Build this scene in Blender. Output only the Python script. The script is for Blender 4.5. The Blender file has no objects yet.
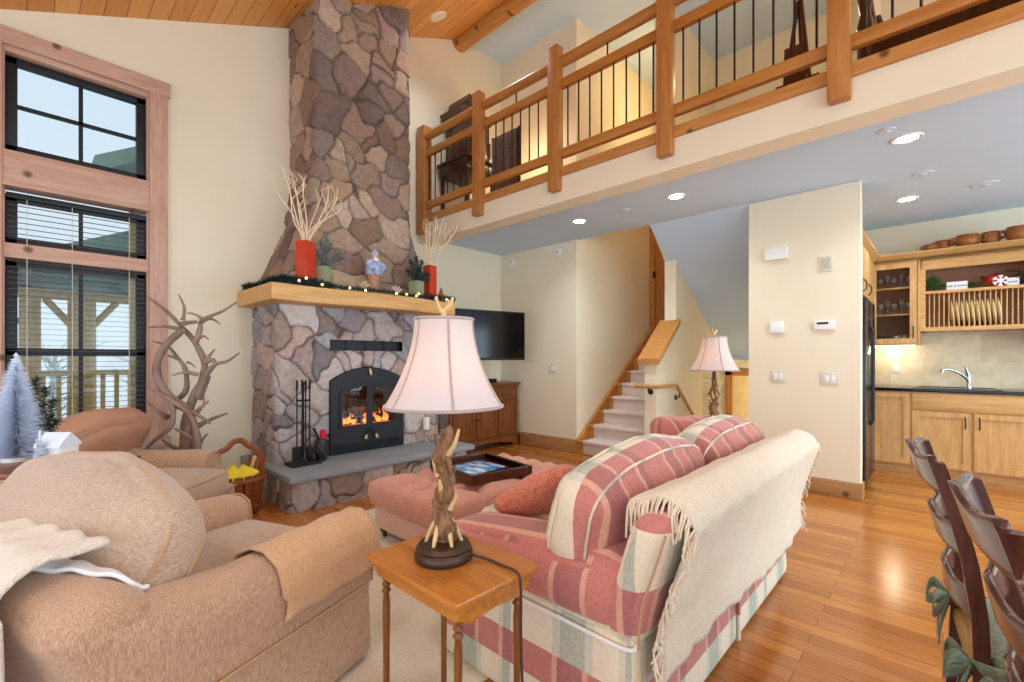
import bpy, bmesh, math, random
import numpy as np
from mathutils import Vector, Matrix, Euler, noise
random.seed(7)
PI = math.pi
SC = bpy.context.scene
COL = SC.collection

# ------------------------------------------------------------------ camera
cam = bpy.data.cameras.new('camera'); camo = bpy.data.objects.new('camera', cam); COL.objects.link(camo)
camo.location = (0, 0, 1.23); camo.rotation_euler = (PI/2, 0, math.radians(43.3))
cam.sensor_width = 36; cam.lens = 457/1024*36; cam.shift_y = 18/1024; cam.clip_start = 0.05
SC.camera = camo

# ------------------------------------------------------------------ world, exposure
def lin(r, g, b):
    f = lambda c: (c/255/12.92 if c/255 <= .04045 else ((c/255+.055)/1.055)**2.4)
    return (f(r), f(g), f(b), 1)
W = bpy.data.worlds.new('world'); SC.world = W; W.use_nodes = True
wn = W.node_tree.nodes; wl = W.node_tree.links
bg = wn['Background']
wtc = wn.new('ShaderNodeTexCoord'); wnz = wn.new('ShaderNodeTexNoise'); wnz.inputs['Scale'].default_value = 2.2
wr = wn.new('ShaderNodeValToRGB')
wr.color_ramp.elements[0].position = .3; wr.color_ramp.elements[0].color = (.70, .83, 1.0, 1)
wr.color_ramp.elements[1].position = .7; wr.color_ramp.elements[1].color = (.82, .90, 1.0, 1)
wl.new(wtc.outputs['Generated'], wnz.inputs['Vector']); wl.new(wnz.outputs['Fac'], wr.inputs['Fac'])
wl.new(wr.outputs['Color'], bg.inputs['Color'])
bg.inputs['Strength'].default_value = 1.0
SC.view_settings.view_transform = 'Standard'; SC.view_settings.look = 'None'
SC.view_settings.gamma = 1; SC.view_settings.use_curve_mapping = False
SC.view_settings.exposure = 0.04
SC.cycles.use_denoising = True
SC.cycles.max_bounces = 8; SC.cycles.diffuse_bounces = 5; SC.cycles.transparent_max_bounces = 12
SC.cycles.sample_clamp_indirect = 6

def light(name, kind, loc, power, color=(1, .82, .6), rad=.05, rot=None, spot=None, blend=.6):
    l = bpy.data.lights.new(name, kind); o = bpy.data.objects.new(name, l); COL.objects.link(o)
    o.location = loc; l.energy = power; l.color = color
    if kind in ('POINT', 'SPOT'): l.shadow_soft_size = rad
    if kind == 'SPOT': l.spot_size = spot; l.spot_blend = blend
    if rot: o.rotation_euler = rot
    return o
# recessed downlights in the lower ceiling, the pine ceiling and the loft
DOWN = [(-.184, 4.29), (-.255, 5.92), (-1.869, 4.29), (-3.01, 4.31)]
for x, y in DOWN:
    light('downlight_bulb', 'SPOT', (x, y, 2.77), 44, (.80, .93, 1), .06, None, 2.6, .9)
for x, y in ((-2.6, 1.2), (-.6, 1.2), (-2.6, -1.2), (-.6, -1.2), (1.6, .2), (1.6, 2.4), (-3.9, 3.35)):
    light('pine_ceiling_bulb', 'SPOT', (x, y, 3.79+.455*y-.08), 60, (.78, .92, 1), .08, None, 2.5, .9)
for x, y in ((1.4, 4.6), (1.3, 5.9), (.5, 5.2)):
    light('downlight_bulb', 'SPOT', (x, y, 2.77), 44, (.80, .93, 1), .06, None, 2.6, .9)
for x, y, z, p in ((-4.1, 4.5, 4.0, 14), (-2.7, 6.2, 4.9, 16), (-1.0, 5.3, 4.4, 20), (1.3, 5.0, 4.4, 22)):
    light('loft_lamp_bulb', 'POINT', (x, y, z), p, (1, .74, .42), .1)
def area_fill(loc, rot, sx, sy, power):
    l = bpy.data.lights.new('area_fill_light', 'AREA'); o = bpy.data.objects.new('area_fill_light', l); COL.objects.link(o)
    l.shape = 'RECTANGLE'; l.size = sx; l.size_y = sy; l.energy = power; l.color = (.66, .86, 1); o.location = loc; o.rotation_euler = rot
area_fill((-.4, -3.3, 1.5), (PI/2, 0, 0), 7.5, 2.4, 140)          # cool fill lamp added behind the viewer, no window there
area_fill((4.1, 5.2, 1.25), (PI/2, 0, PI/2), 3.4, 1.9, 120)       # unseen fill added to lift the ceiling under the loft
area_fill((4.0, .6, 1.7), (PI/2, 0, PI/2), 6, 2.8, 170)           # broad fill added from the open dining side
light('lower_landing_bulb', 'POINT', (-1.75, 7.55, .75), 26, (1, .78, .42), .1)
light('under_cabinet_bulb', 'POINT', (-.42, 6.86, 1.33), 3, (1, .86, .65), .04)

# ------------------------------------------------------------------ tagging helpers
def tag(o, label=None, cat=None, group=None, kind=None):
    if label: o['label'] = label
    if cat: o['category'] = cat
    if group: o['group'] = group
    if kind: o['kind'] = kind
    return o
def thing(name, label, cat, loc=(0, 0, 0), rz=0, group=None):
    o = bpy.data.objects.new(name, None); COL.objects.link(o); o.empty_display_size = .1
    o.location = loc; o.rotation_euler = (0, 0, rz)
    return tag(o, label, cat, group)
def chain(o):
    M = Matrix.LocRotScale(o.location, o.rotation_euler, o.scale)
    return chain(o.parent) @ M if o.parent else M
def dup(o, parent=None):
    c = o.copy(); COL.objects.link(c); c.parent = parent
    for ch in list(o.children): dup(ch, c)
    return c
def R(rx=0, ry=0, rz=0): return Euler((rx, ry, rz)).to_matrix().to_4x4()
def T(x, y, z): return Matrix.Translation((x, y, z))

class MB:
    def __init__(s): s.bm = bmesh.new(); s.M = Matrix.Identity(4)
    def add(s, vs, fs):
        b = [s.bm.verts.new(s.M @ Vector(v)) for v in vs]
        for f in fs:
            try: s.bm.faces.new([b[i] for i in f])
            except ValueError: pass
        return s
    def box(s, lo, hi, bev=0, M=None):
        t = bmesh.new(); bmesh.ops.create_cube(t, size=1)
        lo, hi = Vector(lo), Vector(hi); c = (lo+hi)/2; d = hi-lo
        for v in t.verts: v.co = Vector((v.co[i]*d[i] for i in range(3)))
        if bev: bmesh.ops.bevel(t, geom=list(t.edges), offset=min(bev, min(abs(x) for x in d)*.49), segments=2, affect='EDGES', profile=.6)
        X = T(*c) @ M if M else T(*c)
        t.verts.index_update()
        s.add([X @ v.co for v in t.verts], [[v.index for v in f.verts] for f in t.faces]); t.free(); return s
    def cb(s, c, d, bev=0, M=None):
        c = Vector(c); d = Vector(d)/2; return s.box(c-d, c+d, bev, M)
    def tube(s, pts, rad, n=8, closed=False, flat=1):
        pts = [Vector(p) for p in pts]; m = len(pts)
        if not hasattr(rad, '__len__'): rad = [rad]*m
        vs, fs = [], []; up = None
        for i, p in enumerate(pts):
            if closed: t = pts[(i+1) % m]-pts[i-1]
            else: t = pts[min(i+1, m-1)]-pts[max(i-1, 0)]
            t.normalize()
            if up is None:
                up = Vector((0, 0, 1)) if abs(t.z) < .9 else Vector((1, 0, 0))
            a = up-t*up.dot(t); a.normalize(); up = a; b = t.cross(a)
            for k in range(n):
                q = 2*PI*k/n; vs.append(p+(a*math.cos(q)*flat+b*math.sin(q))*rad[i])
        L = m if closed else m-1
        for i in range(L):
            for k in range(n):
                j = (i+1) % m
                fs.append((i*n+k, i*n+(k+1) % n, j*n+(k+1) % n, j*n+k))
        if not closed: fs += [tuple(range(n-1, -1, -1)), tuple(range((m-1)*n, m*n))]
        return s.add(vs, fs)
    def lathe(s, prof, c=(0, 0, 0), n=24, sx=1, sy=1, M=None):
        vs, fs = [], []; m = len(prof)
        for r, z in prof:
            for k in range(n):
                q = 2*PI*k/n; p = Vector((r*math.cos(q)*sx, r*math.sin(q)*sy, z))
                if M: p = M @ p
                vs.append(p+Vector(c))
        for i in range(m-1):
            for k in range(n): fs.append((i*n+k, i*n+(k+1) % n, (i+1)*n+(k+1) % n, (i+1)*n+k))
        if prof[0][0] > 1e-5: fs.append(tuple(range(n-1, -1, -1)))
        if prof[-1][0] > 1e-5: fs.append(tuple(range((m-1)*n, m*n)))
        return s.add(vs, fs)
    def prism(s, poly, axis, lo, hi):
        # poly of 2-D points in the plane across axis (x: (y,z), y: (x,z), z: (x,y))
        def P(a, b, t): return {'x': (t, a, b), 'y': (a, t, b), 'z': (a, b, t)}[axis]
        n = len(poly); vs = [P(a, b, lo) for a, b in poly]+[P(a, b, hi) for a, b in poly]
        fs = [tuple(range(n)), tuple(range(2*n-1, n-1, -1))]+[(i, i+n, (i+1) % n+n, (i+1) % n) for i in range(n)]
        return s.add(vs, fs)
    def rbox(s, c, d, r, puff=(0, 0, 0), M=None, seg=10, fn=None):
        # soft rounded cushion: centre c, full size d, edge radius r, puff = bulge per axis
        h = Vector(d)/2; vs = {}; out = []; fs = []
        g = [math.sin((-1+2*i/seg)*PI/2*.999) for i in range(seg+1)]
        def vid(i, j, k):
            key = (i, j, k)
            if key not in vs:
                u = Vector((g[i], g[j], g[k])); p = Vector((u[a]*h[a] for a in range(3)))
                q = Vector((max(-(h[a]-r), min(h[a]-r, p[a])) for a in range(3)))
                e = p-q
                if e.length > 1e-6:
                    m = max(abs(x) for x in e); p = q+e.normalized()*m
                for a in range(3):
                    o = [b for b in range(3) if b != a]
                    p[a] += puff[a]*g[[i, j, k][a]]*(1-g[[i, j, k][o[0]]]**2)*(1-g[[i, j, k][o[1]]]**2)
                if fn: p = fn(p)
                if M: p = M @ p
                vs[key] = len(out); out.append(p+Vector(c))
            return vs[key]
        S = seg
        for i in range(S):
            for j in range(S):
                fs += [(vid(i, j, 0), vid(i, j+1, 0), vid(i+1, j+1, 0), vid(i+1, j, 0)),
                       (vid(i, j, S), vid(i+1, j, S), vid(i+1, j+1, S), vid(i, j+1, S)),
                       (vid(i, 0, j), vid(i+1, 0, j), vid(i+1, 0, j+1), vid(i, 0, j+1)),
                       (vid(i, S, j), vid(i, S, j+1), vid(i+1, S, j+1), vid(i+1, S, j)),
                       (vid(0, i, j), vid(0, i, j+1), vid(0, i+1, j+1), vid(0, i+1, j)),
                       (vid(S, i, j), vid(S, i+1, j), vid(S, i+1, j+1), vid(S, i, j+1))]
        return s.add(out, fs)
    def grid(s, fn, nu, nv, cu=False):
        vs = [fn(i/nu, j/nv) for i in range(nu+(0 if cu else 1)) for j in range(nv+1)]
        w = nv+1; N = nu if cu else nu+1; fs = []
        for i in range(nu):
            for j in range(nv):
                a = (i % N)*w+j; b = ((i+1) % N)*w+j; fs.append((a, b, b+1, a+1))
        return s.add(vs, fs)
    def ball(s, c, r, n=10, sc=(1, 1, 1)):
        m = max(4, n//2)
        return s.lathe([(max(1e-6, r*math.sin(PI*i/m))*1, -r*math.cos(PI*i/m)*sc[2]) for i in range(m+1)], c, n, sc[0], sc[1])
    def build(s, name, m, parent=None, L=False, ang=40, thick=0):
        if parent is not None and not L:
            I = chain(parent).inverted(); bmesh.ops.transform(s.bm, matrix=I, verts=s.bm.verts)
        bmesh.ops.remove_doubles(s.bm, verts=s.bm.verts, dist=1e-5)
        bmesh.ops.recalc_face_normals(s.bm, faces=s.bm.faces)
        me = bpy.data.meshes.new(name); s.bm.to_mesh(me); s.bm.free()
        if ang:
            me.shade_smooth(); me.set_sharp_from_angle(angle=math.radians(ang))
        me.materials.append(m)
        o = bpy.data.objects.new(name, me); COL.objects.link(o)
        if parent is not None: o.parent = parent
        if thick:
            md = o.modifiers.new('thickness', 'SOLIDIFY'); md.thickness = thick; md.offset = 0
        return o
def struct(name, mb, m, **k):
    return tag(mb.build(name, m, **k), kind='structure')
def spline(pts, n=6):
    pts = [Vector(p) for p in pts]; out = []
    for i in range(len(pts)-1):
        a, b, c, d = pts[max(i-1, 0)], pts[i], pts[i+1], pts[min(i+2, len(pts)-1)]
        for k in range(n):
            t = k/n
            out.append(.5*((2*b)+(c-a)*t+(2*a-5*b+4*c-d)*t*t+(3*b-a-3*c+d)*t**3))
    out.append(pts[-1]); return out
def taper(a, b, n, mid=None):
    return [(a+(b-a)*i/(n-1)) for i in range(n)]

# ------------------------------------------------------------------ materials
class NT:
    def __init__(s, name):
        s.m = bpy.data.materials.new(name); s.m.use_nodes = True
        s.n = s.m.node_tree.nodes; s.l = s.m.node_tree.links
        s.b = s.n['Principled BSDF']
        s.tc = s.n.new('ShaderNodeTexCoord')
    def node(s, t, **k):
        n = s.n.new(t)
        for a, v in k.items():
            if a.startswith('i_'):
                key = a[2:].replace('_', ' '); n.inputs[key].default_value = v
            else: setattr(n, a, v)
        return n
    def link(s, a, b): s.l.new(a, b)
    def mapped(s, scale=(1, 1, 1), coord='Object', rot=(0, 0, 0)):
        mp = s.node('ShaderNodeMapping'); mp.inputs['Scale'].default_value = scale; mp.inputs['Rotation'].default_value = rot
        s.link(s.tc.outputs[coord], mp.inputs['Vector']); return mp.outputs['Vector']
    def noise(s, vec, scale, detail=4, rough=.55):
        n = s.node('ShaderNodeTexNoise'); n.inputs['Scale'].default_value = scale
        n.inputs['Detail'].default_value = detail; n.inputs['Roughness'].default_value = rough
        s.link(vec, n.inputs['Vector']); return n.outputs['Fac']
    def ramp(s, fac, stops, const=False):
        r = s.node('ShaderNodeValToRGB'); e = r.color_ramp.elements
        if const: r.color_ramp.interpolation = 'CONSTANT'
        while len(e) < len(stops): e.new(.5)
        for q, (p, c) in zip(e, stops): q.position = p; q.color = c
        s.link(fac, r.inputs['Fac']); return r.outputs['Color']
    def mix(s, fac, a, b, mode='MIX'):
        x = s.node('ShaderNodeMix', data_type='RGBA', blend_type=mode)
        for i, v in ((0, fac), (6, a), (7, b)):
            if hasattr(v, 'is_output'): s.link(v, x.inputs[i])
            else: x.inputs[i].default_value = v
        return x.outputs[2]
    def math(s, op, a, b=0):
        x = s.node('ShaderNodeMath', operation=op)
        for i, v in enumerate((a, b)):
            if hasattr(v, 'is_output'): s.link(v, x.inputs[i])
            else: x.inputs[i].default_value = v
        return x.outputs[0]
    def bump(s, h, strength=.3, dist=.01):
        b = s.node('ShaderNodeBump'); b.inputs['Strength'].default_value = strength; b.inputs['Distance'].default_value = dist
        s.link(h, b.inputs['Height']); s.link(b.outputs['Normal'], s.b.inputs['Normal'])
    def set(s, col=None, rough=.5, spec=.5, metal=0, coat=0, sheen=0):
        if col is not None:
            if hasattr(col, 'is_output'): s.link(col, s.b.inputs['Base Color'])
            else: s.b.inputs['Base Color'].default_value = col
        s.b.inputs['Roughness'].default_value = rough; s.b.inputs['Specular IOR Level'].default_value = spec
        s.b.inputs['Metallic'].default_value = metal; s.b.inputs['Coat Weight'].default_value = coat
        s.b.inputs['Coat Roughness'].default_value = .15; s.b.inputs['Sheen Weight'].default_value = sheen
        return s.m
def plain(name, c, rough=.6, spec=.4, metal=0, coat=0, var=.08, scale=8, bump=0, bdist=.004, stretch=(1, 1, 1), sheen=0):
    t = NT(name); v = t.mapped(stretch)
    f = t.noise(v, scale)
    d = tuple(x*(1-var) for x in c[:3])+(1,); u = tuple(min(1, x*(1+var)) for x in c[:3])+(1,)
    col = t.ramp(f, [(.3, d), (.7, u)])
    if bump: t.bump(t.noise(v, scale*4), bump, bdist)
    return t.set(col, rough, spec, metal, coat, sheen)
def wood(name, c1, c2, axis='x', rough=.4, scale=1, coat=0, knots=False, spec=.4, plane='xz'):
    t = NT(name); st = {'x': (1.2, 14, 14), 'y': (14, 1.2, 14), 'z': (14, 14, 1.2)}[axis]
    v = t.mapped(tuple(a*scale for a in st))
    f = t.noise(v, 2.2, 6, .6); f2 = t.noise(t.mapped(tuple(a*scale*3 for a in st)), 2.5, 3)
    f = t.math('ADD', t.math('MULTIPLY', f, .7), t.math('MULTIPLY', f2, .3))
    col = t.ramp(f, [(.34, c1), (.66, c2)])
    if knots:
        k = t.node('ShaderNodeTexVoronoi', voronoi_dimensions='2D'); k.inputs['Scale'].default_value = 2.6
        sp = t.node('ShaderNodeSeparateXYZ'); t.link(t.mapped(), sp.inputs[0]); cm = t.node('ShaderNodeCombineXYZ')
        t.link(sp.outputs[plane[0].upper()], cm.inputs['X']); t.link(sp.outputs[plane[1].upper()], cm.inputs['Y']); t.link(cm.outputs[0], k.inputs['Vector'])
        kk = t.ramp(k.outputs['Distance'], [(.035, (1, 1, 1, 1)), (.06, (.55, .55, .55, 1)), (.085, (0, 0, 0, 1))])
        col = t.mix(kk, col, tuple(x*.32 for x in c1[:3])+(1,))
    t.bump(f, .08, .003)
    return t.set(col, rough, spec, 0, coat)
def emis(name, c, s):
    t = NT(name); t.b.inputs['Emission Color'].default_value = c; t.b.inputs['Emission Strength'].default_value = s
    return t.set(c, .5)
def fabric(name, c, c2=None, rough=.95, scale=160, bump=.5, sheen=.3, stretch=(1, 1, 1)):
    t = NT(name); c2 = c2 or tuple(x*.78 for x in c[:3])+(1,)
    v = t.mapped(stretch); f = t.noise(v, scale, 3, .7); g = t.noise(t.mapped(), 3, 3)
    col = t.ramp(t.math('ADD', t.math('MULTIPLY', f, .8), t.math('MULTIPLY', g, .2)), [(.36, c2), (.62, c)])
    t.bump(f, bump, .003)
    return t.set(col, rough, .2, 0, 0, sheen)

mt = {}
mt['wall'] = plain('cream_wall_paint', lin(238, 226, 200), .85, .2, var=.015, scale=3, bump=.04)
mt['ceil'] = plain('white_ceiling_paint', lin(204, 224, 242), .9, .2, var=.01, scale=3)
# floor: narrow boards along X
t = NT('oak_floor_boards')
br = t.node('ShaderNodeTexBrick'); br.offset = .37
for k, vv in (('Color1', lin(162, 106, 46)), ('Color2', lin(194, 142, 76)), ('Mortar', lin(105, 55, 22)), ('Scale', 1), ('Mortar Size', .0016), ('Mortar Smooth', .1), ('Bias', 0), ('Brick Width', 1.15), ('Row Height', .083)):
    br.inputs[k].default_value = vv
t.link(t.mapped(), br.inputs['Vector'])
g = t.noise(t.mapped((1.5, 26, 1)), 3, 6, .6)
col = t.mix(.55, br.outputs['Color'], t.ramp(g, [(.3, lin(144, 96, 46)), (.7, lin(222, 178, 112))]), 'OVERLAY')
t.bump(t.math('ADD', br.outputs['Fac'], t.math('MULTIPLY', t.noise(t.mapped((1, 3, 1)), 5, 2), .5)), -.05, .004)
mt['floor'] = t.set(col, .2, .5, 0, .25)
# pine ceiling planks along X, bands across Y
t = NT('pine_ceiling_boards')
br = t.node('ShaderNodeTexBrick'); br.offset = .43
for k, vv in (('Color1', lin(212, 156, 84)), ('Color2', lin(234, 186, 114)), ('Mortar', lin(120, 70, 28)), ('Scale', 1), ('Mortar Size', .003), ('Mortar Smooth', .1), ('Brick Width', 2.6), ('Row Height', .14)):
    br.inputs[k].default_value = vv
t.link(t.mapped(), br.inputs['Vector'])
g = t.noise(t.mapped((1.2, 18, 18)), 2.4, 6, .6)
col = t.mix(.4, br.outputs['Color'], t.ramp(g, [(.3, lin(176, 116, 56)), (.7, lin(230, 186, 122))]), 'OVERLAY')
kn = t.node('ShaderNodeTexVoronoi'); kn.inputs['Scale'].default_value = 2.4; t.link(t.mapped((.8, 2, 1)), kn.inputs['Vector'])
col = t.mix(t.ramp(kn.outputs['Distance'], [(.03, (1, 1, 1, 1)), (.08, (0, 0, 0, 1))]), col, lin(110, 55, 20))
t.bump(br.outputs['Fac'], -.3, .006)
mt['pine'] = t.set(col, .45, .4)
mt['trimpink'] = wood('knotty_window_trim', lin(186, 144, 122), lin(214, 176, 154), 'z', .5, 1, 0, True, .4, 'yz')
mt['trimpinky'] = wood('knotty_window_trim_across', lin(186, 144, 122), lin(214, 176, 154), 'y', .5, 1, 0, True, .4, 'yz')
mt['oak'] = wood('rail_fir', lin(170, 108, 48), lin(200, 138, 70), 'x', .38, 1, .1)
mt['oakz'] = wood('post_fir', lin(168, 106, 48), lin(196, 134, 70), 'z', .38, 1, .1)
mt['oaky'] = wood('stair_fir', lin(176, 118, 56), lin(204, 146, 80), 'y', .4, 1, .1)
mt['band'] = wood('knotty_band_board', lin(176, 114, 54), lin(206, 146, 80), 'x', .42, 1, 0, True)
mt['base'] = wood('baseboard_fir', lin(160, 114, 68), lin(190, 142, 92), 'x', .45, 1, 0, True)
mt['mantel'] = wood('mantel_pine', lin(198, 144, 80), lin(232, 186, 120), 'y', .45, .8)
mt['maple'] = wood('cabinet_alder', lin(190, 138, 80), lin(222, 174, 112), 'z', .35, 1, .1)
mt['maplex'] = wood('cabinet_alder_across', lin(190, 138, 80), lin(220, 172, 110), 'x', .35, 1, .1)
mt['console'] = wood('console_pine', lin(98, 52, 20), lin(142, 82, 36), 'z', .35, 1, .15)
mt['tablewood'] = wood('side_table_maple', lin(168, 98, 34), lin(200, 130, 54), 'x', .22, .8, .3)
mt['tablez'] = wood('side_table_leg', lin(106, 62, 26), lin(140, 86, 38), 'z', .3, 1, .2)
mt['dark'] = wood('dark_mahogany', lin(52, 26, 16), lin(84, 44, 28), 'z', .32, 1, .2)
mt['chair'] = wood('dining_chair_cherry', lin(60, 28, 20), lin(96, 50, 34), 'z', .2, 1, .4)
mt['tray'] = wood('tray_walnut', lin(58, 28, 16), lin(92, 48, 28), 'x', .3, 1, .3)
mt['black'] = plain('black_window_metal', lin(24, 26, 30), .45, .4, var=.1)
mt['iron'] = plain('black_iron', lin(30, 30, 34), .5, .4, .3, var=.15, bump=.2)
mt['insert'] = plain('matte_black_stove_steel', lin(40, 40, 44), .5, .4, .2, var=.1)
mt['bal'] = plain('bronze_baluster', lin(46, 36, 30), .45, .4, .4)
mt['carpet'] = fabric('stair_carpet', lin(232, 216, 206), lin(208, 192, 184), scale=220, bump=.8)
mt['rug'] = fabric('beige_rug', lin(226, 212, 188), lin(204, 188, 162), scale=120, bump=.9)
mt['tweed'] = fabric('tan_tweed_upholstery', lin(206, 168, 136), lin(158, 120, 94), scale=300, bump=.5, stretch=(1, 1, .16))
mt['tweedc'] = fabric('tan_tweed_cushion', lin(206, 178, 154), lin(160, 132, 112), scale=300, bump=.5, stretch=(1, .16, 1))
mt['piping'] = fabric('tan_piping', lin(196, 152, 110), scale=200)
mt['armcloth'] = fabric('arm_cover_tweed', lin(222, 178, 134), lin(184, 138, 98), scale=340, bump=.5, stretch=(1, .3, 1))
mt['throw'] = fabric('cream_knit', lin(234, 222, 206), lin(208, 192, 174), scale=120, bump=.8, stretch=(2, .6, .6))
mt['sofathrow'] = fabric('cream_boucle', lin(238, 222, 198), lin(216, 196, 168), scale=130, bump=1)
mt['white'] = plain('white_cloth', lin(236, 234, 234), .85, .2, var=.04)
mt['rose'] = fabric('rose_velvet', lin(214, 160, 140), lin(194, 134, 114), scale=90, bump=.2, sheen=.15)
mt['rosebase'] = fabric('rose_fabric_plain', lin(224, 184, 164), lin(190, 148, 130), scale=120)
mt['orangep'] = fabric('coral_pillow', lin(222, 142, 112), lin(190, 104, 84), scale=70, bump=.4)
mt['slate'] = plain('bluestone', lin(142, 148, 152), .55, .4, var=.12, scale=4, bump=.15)
mt['tv'] = plain('television_black', lin(14, 12, 13), .12, .35, var=.05)
mt['glassblack'] = plain('dark_glass', lin(20, 12, 10), .08, .5)
mt['redvase'] = plain('red_glaze', lin(200, 62, 34), .35, .5, var=.05)
mt['greenvase'] = plain('sage_glaze', lin(148, 156, 122), .5, .4, var=.06)
mt['twig'] = plain('pale_twig', lin(232, 210, 178), .7, .3, var=.08)
mt['pineg'] = plain('dark_pine_needles', lin(46, 66, 58), .7, .3, var=.3, scale=30)
mt['frost'] = plain('frosted_needles', lin(120, 136, 130), .7, .3, var=.3, scale=30)
mt['bulb'] = emis('fairy_bulb_glow', (1, .66, .28, 1), 5)
mt['down'] = emis('downlight_glow', (1, .93, .82, 1), 14)
mt['trimwhite'] = plain('white_plastic', lin(240, 238, 232), .5, .4, var=.02)
mt['plate'] = plain('switch_plate', lin(222, 214, 196), .5, .4, var=.02)
mt['bone'] = plain('antler_bone', lin(214, 182, 130), .5, .4, var=.12, scale=25, bump=.2)
mt['antler'] = plain('grey_brown_antler', lin(150, 124, 110), .55, .35, var=.35, scale=9, bump=.4)
mt['bark'] = plain('bark_resin', lin(142, 100, 64), .5, .4, var=.65, scale=70, bump=.9, bdist=.008, stretch=(1, 1, .22))
mt['bronze'] = plain('dark_bronze', lin(66, 44, 30), .35, .5, .3, var=.2)
mt['cord'] = plain('brown_cord', lin(78, 52, 36), .5, .4)
mt['wicker'] = wood('basket_wood', lin(112, 58, 24), lin(160, 92, 42), 'z', .5, 1)
mt['yellow'] = plain('yellow_wrapper', lin(240, 210, 30), .4, .5, var=.06)
mt['granite'] = plain('black_granite', lin(26, 26, 30), .15, .5, var=.4, scale=120)
mt['chrome'] = plain('chrome', lin(210, 212, 214), .15, .5, 1, var=.02)
mt['fridge'] = plain('black_fridge', lin(26, 30, 40), .22, .5, var=.05)
mt['pot'] = plain('terracotta_glaze', lin(156, 90, 40), .4, .5, var=.12)
mt['dish'] = plain('cream_stoneware', lin(244, 222, 172), .35, .5, var=.05)
mt['cabin'] = plain('cabinet_inside', lin(160, 118, 92), .6, .3, var=.06)
mt['rush'] = plain('rush_seat', lin(170, 132, 82), .8, .2, var=.25, scale=30, bump=.6, stretch=(1, 6, 1))
mt['sage'] = fabric('sage_pad', lin(126, 132, 102), lin(86, 92, 70), scale=90)
mt['siding'] = plain('teal_siding', lin(160, 190, 186), .7, .3, var=.06)
mt['log'] = wood('porch_log', lin(206, 164, 108), lin(236, 200, 146), 'z', .6, 1)
mt['roofu'] = plain('porch_roof_boards', lin(128, 140, 138), .8, .2, var=.15)
mt['bush'] = plain('bare_brush', lin(196, 198, 192), .9, .1, var=.35, scale=14)
mt['snow'] = plain('frosted_ground', lin(226, 228, 226), .9, .1, var=.06)
mt['plaidblanket'] = fabric('brown_plaid', lin(104, 70, 56), lin(66, 42, 36), scale=40)
# glass: clear thin pane with a fresnel sheen
t = NT('window_glass'); t.n.remove(t.b)
tr = t.node('ShaderNodeBsdfTransparent'); tr.inputs['Color'].default_value = (.93, .97, .97, 1)
gl = t.node('ShaderNodeBsdfGlossy'); gl.inputs['Roughness'].default_value = .02
fr = t.node('ShaderNodeFresnel'); fr.inputs['IOR'].default_value = 1.3
mx = t.node('ShaderNodeMixShader'); t.link(fr.outputs[0], mx.inputs[0]); t.link(tr.outputs[0], mx.inputs[1]); t.link(gl.outputs[0], mx.inputs[2])
t.link(mx.outputs[0], t.n['Material Output'].inputs['Surface']); mt['glass'] = t.m
# lamp shade: thin translucent linen
def shade_mat(name, c):
    t = NT(name); t.n.remove(t.b)
    df = t.node('ShaderNodeBsdfDiffuse'); df.inputs['Color'].default_value = c
    tl = t.node('ShaderNodeBsdfTranslucent'); tl.inputs['Color'].default_value = (1, .62, .32, 1)
    mx = t.node('ShaderNodeMixShader'); mx.inputs[0].default_value = .32
    t.link(df.outputs[0], mx.inputs[1]); t.link(tl.outputs[0], mx.inputs[2]); t.link(mx.outputs[0], t.n['Material Output'].inputs['Surface']); return t.m
mt['shade'] = shade_mat('linen_shade', lin(220, 218, 222))
mt['shadetrim'] = fabric('shade_braid', lin(190, 166, 158), scale=200)
# stone with per-stone colour from a mesh attribute
t = NT('field_stone'); at = t.node('ShaderNodeAttribute', attribute_name='stone_colour')
f = t.noise(t.mapped(), 22, 6, .65); f2 = t.noise(t.mapped(), 4, 3)
col = t.mix(.5, at.outputs['Color'], t.ramp(f, [(.25, (.22, .2, .2, 1)), (.75, (.85, .8, .76, 1))]), 'OVERLAY')
col = t.mix(t.math('MULTIPLY', t.math('GREATER_THAN', f2, .56), .25), col, lin(150, 128, 112))
t.bump(f, .5, .012); mt['stone'] = t.set(col, .75, .3)
# backsplash tile
t = NT('travertine_tile'); br = t.node('ShaderNodeTexBrick'); br.offset = .5
for k, vv in (('Color1', lin(206, 190, 162)), ('Color2', lin(220, 206, 180)), ('Mortar', lin(196, 182, 156)), ('Scale', 1), ('Mortar Size', .002), ('Brick Width', .3), ('Row Height', .3)):
    br.inputs[k].default_value = vv
t.link(t.mapped((1, 1, 1), 'Object', (PI/2, 0, 0)), br.inputs['Vector'])
col = t.mix(.35, br.outputs['Color'], t.ramp(t.noise(t.mapped(), 9, 5), [(.3, lin(170, 150, 120)), (.7, lin(236, 226, 206))]), 'OVERLAY')
mt['tile'] = t.set(col, .35, .4)
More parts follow.
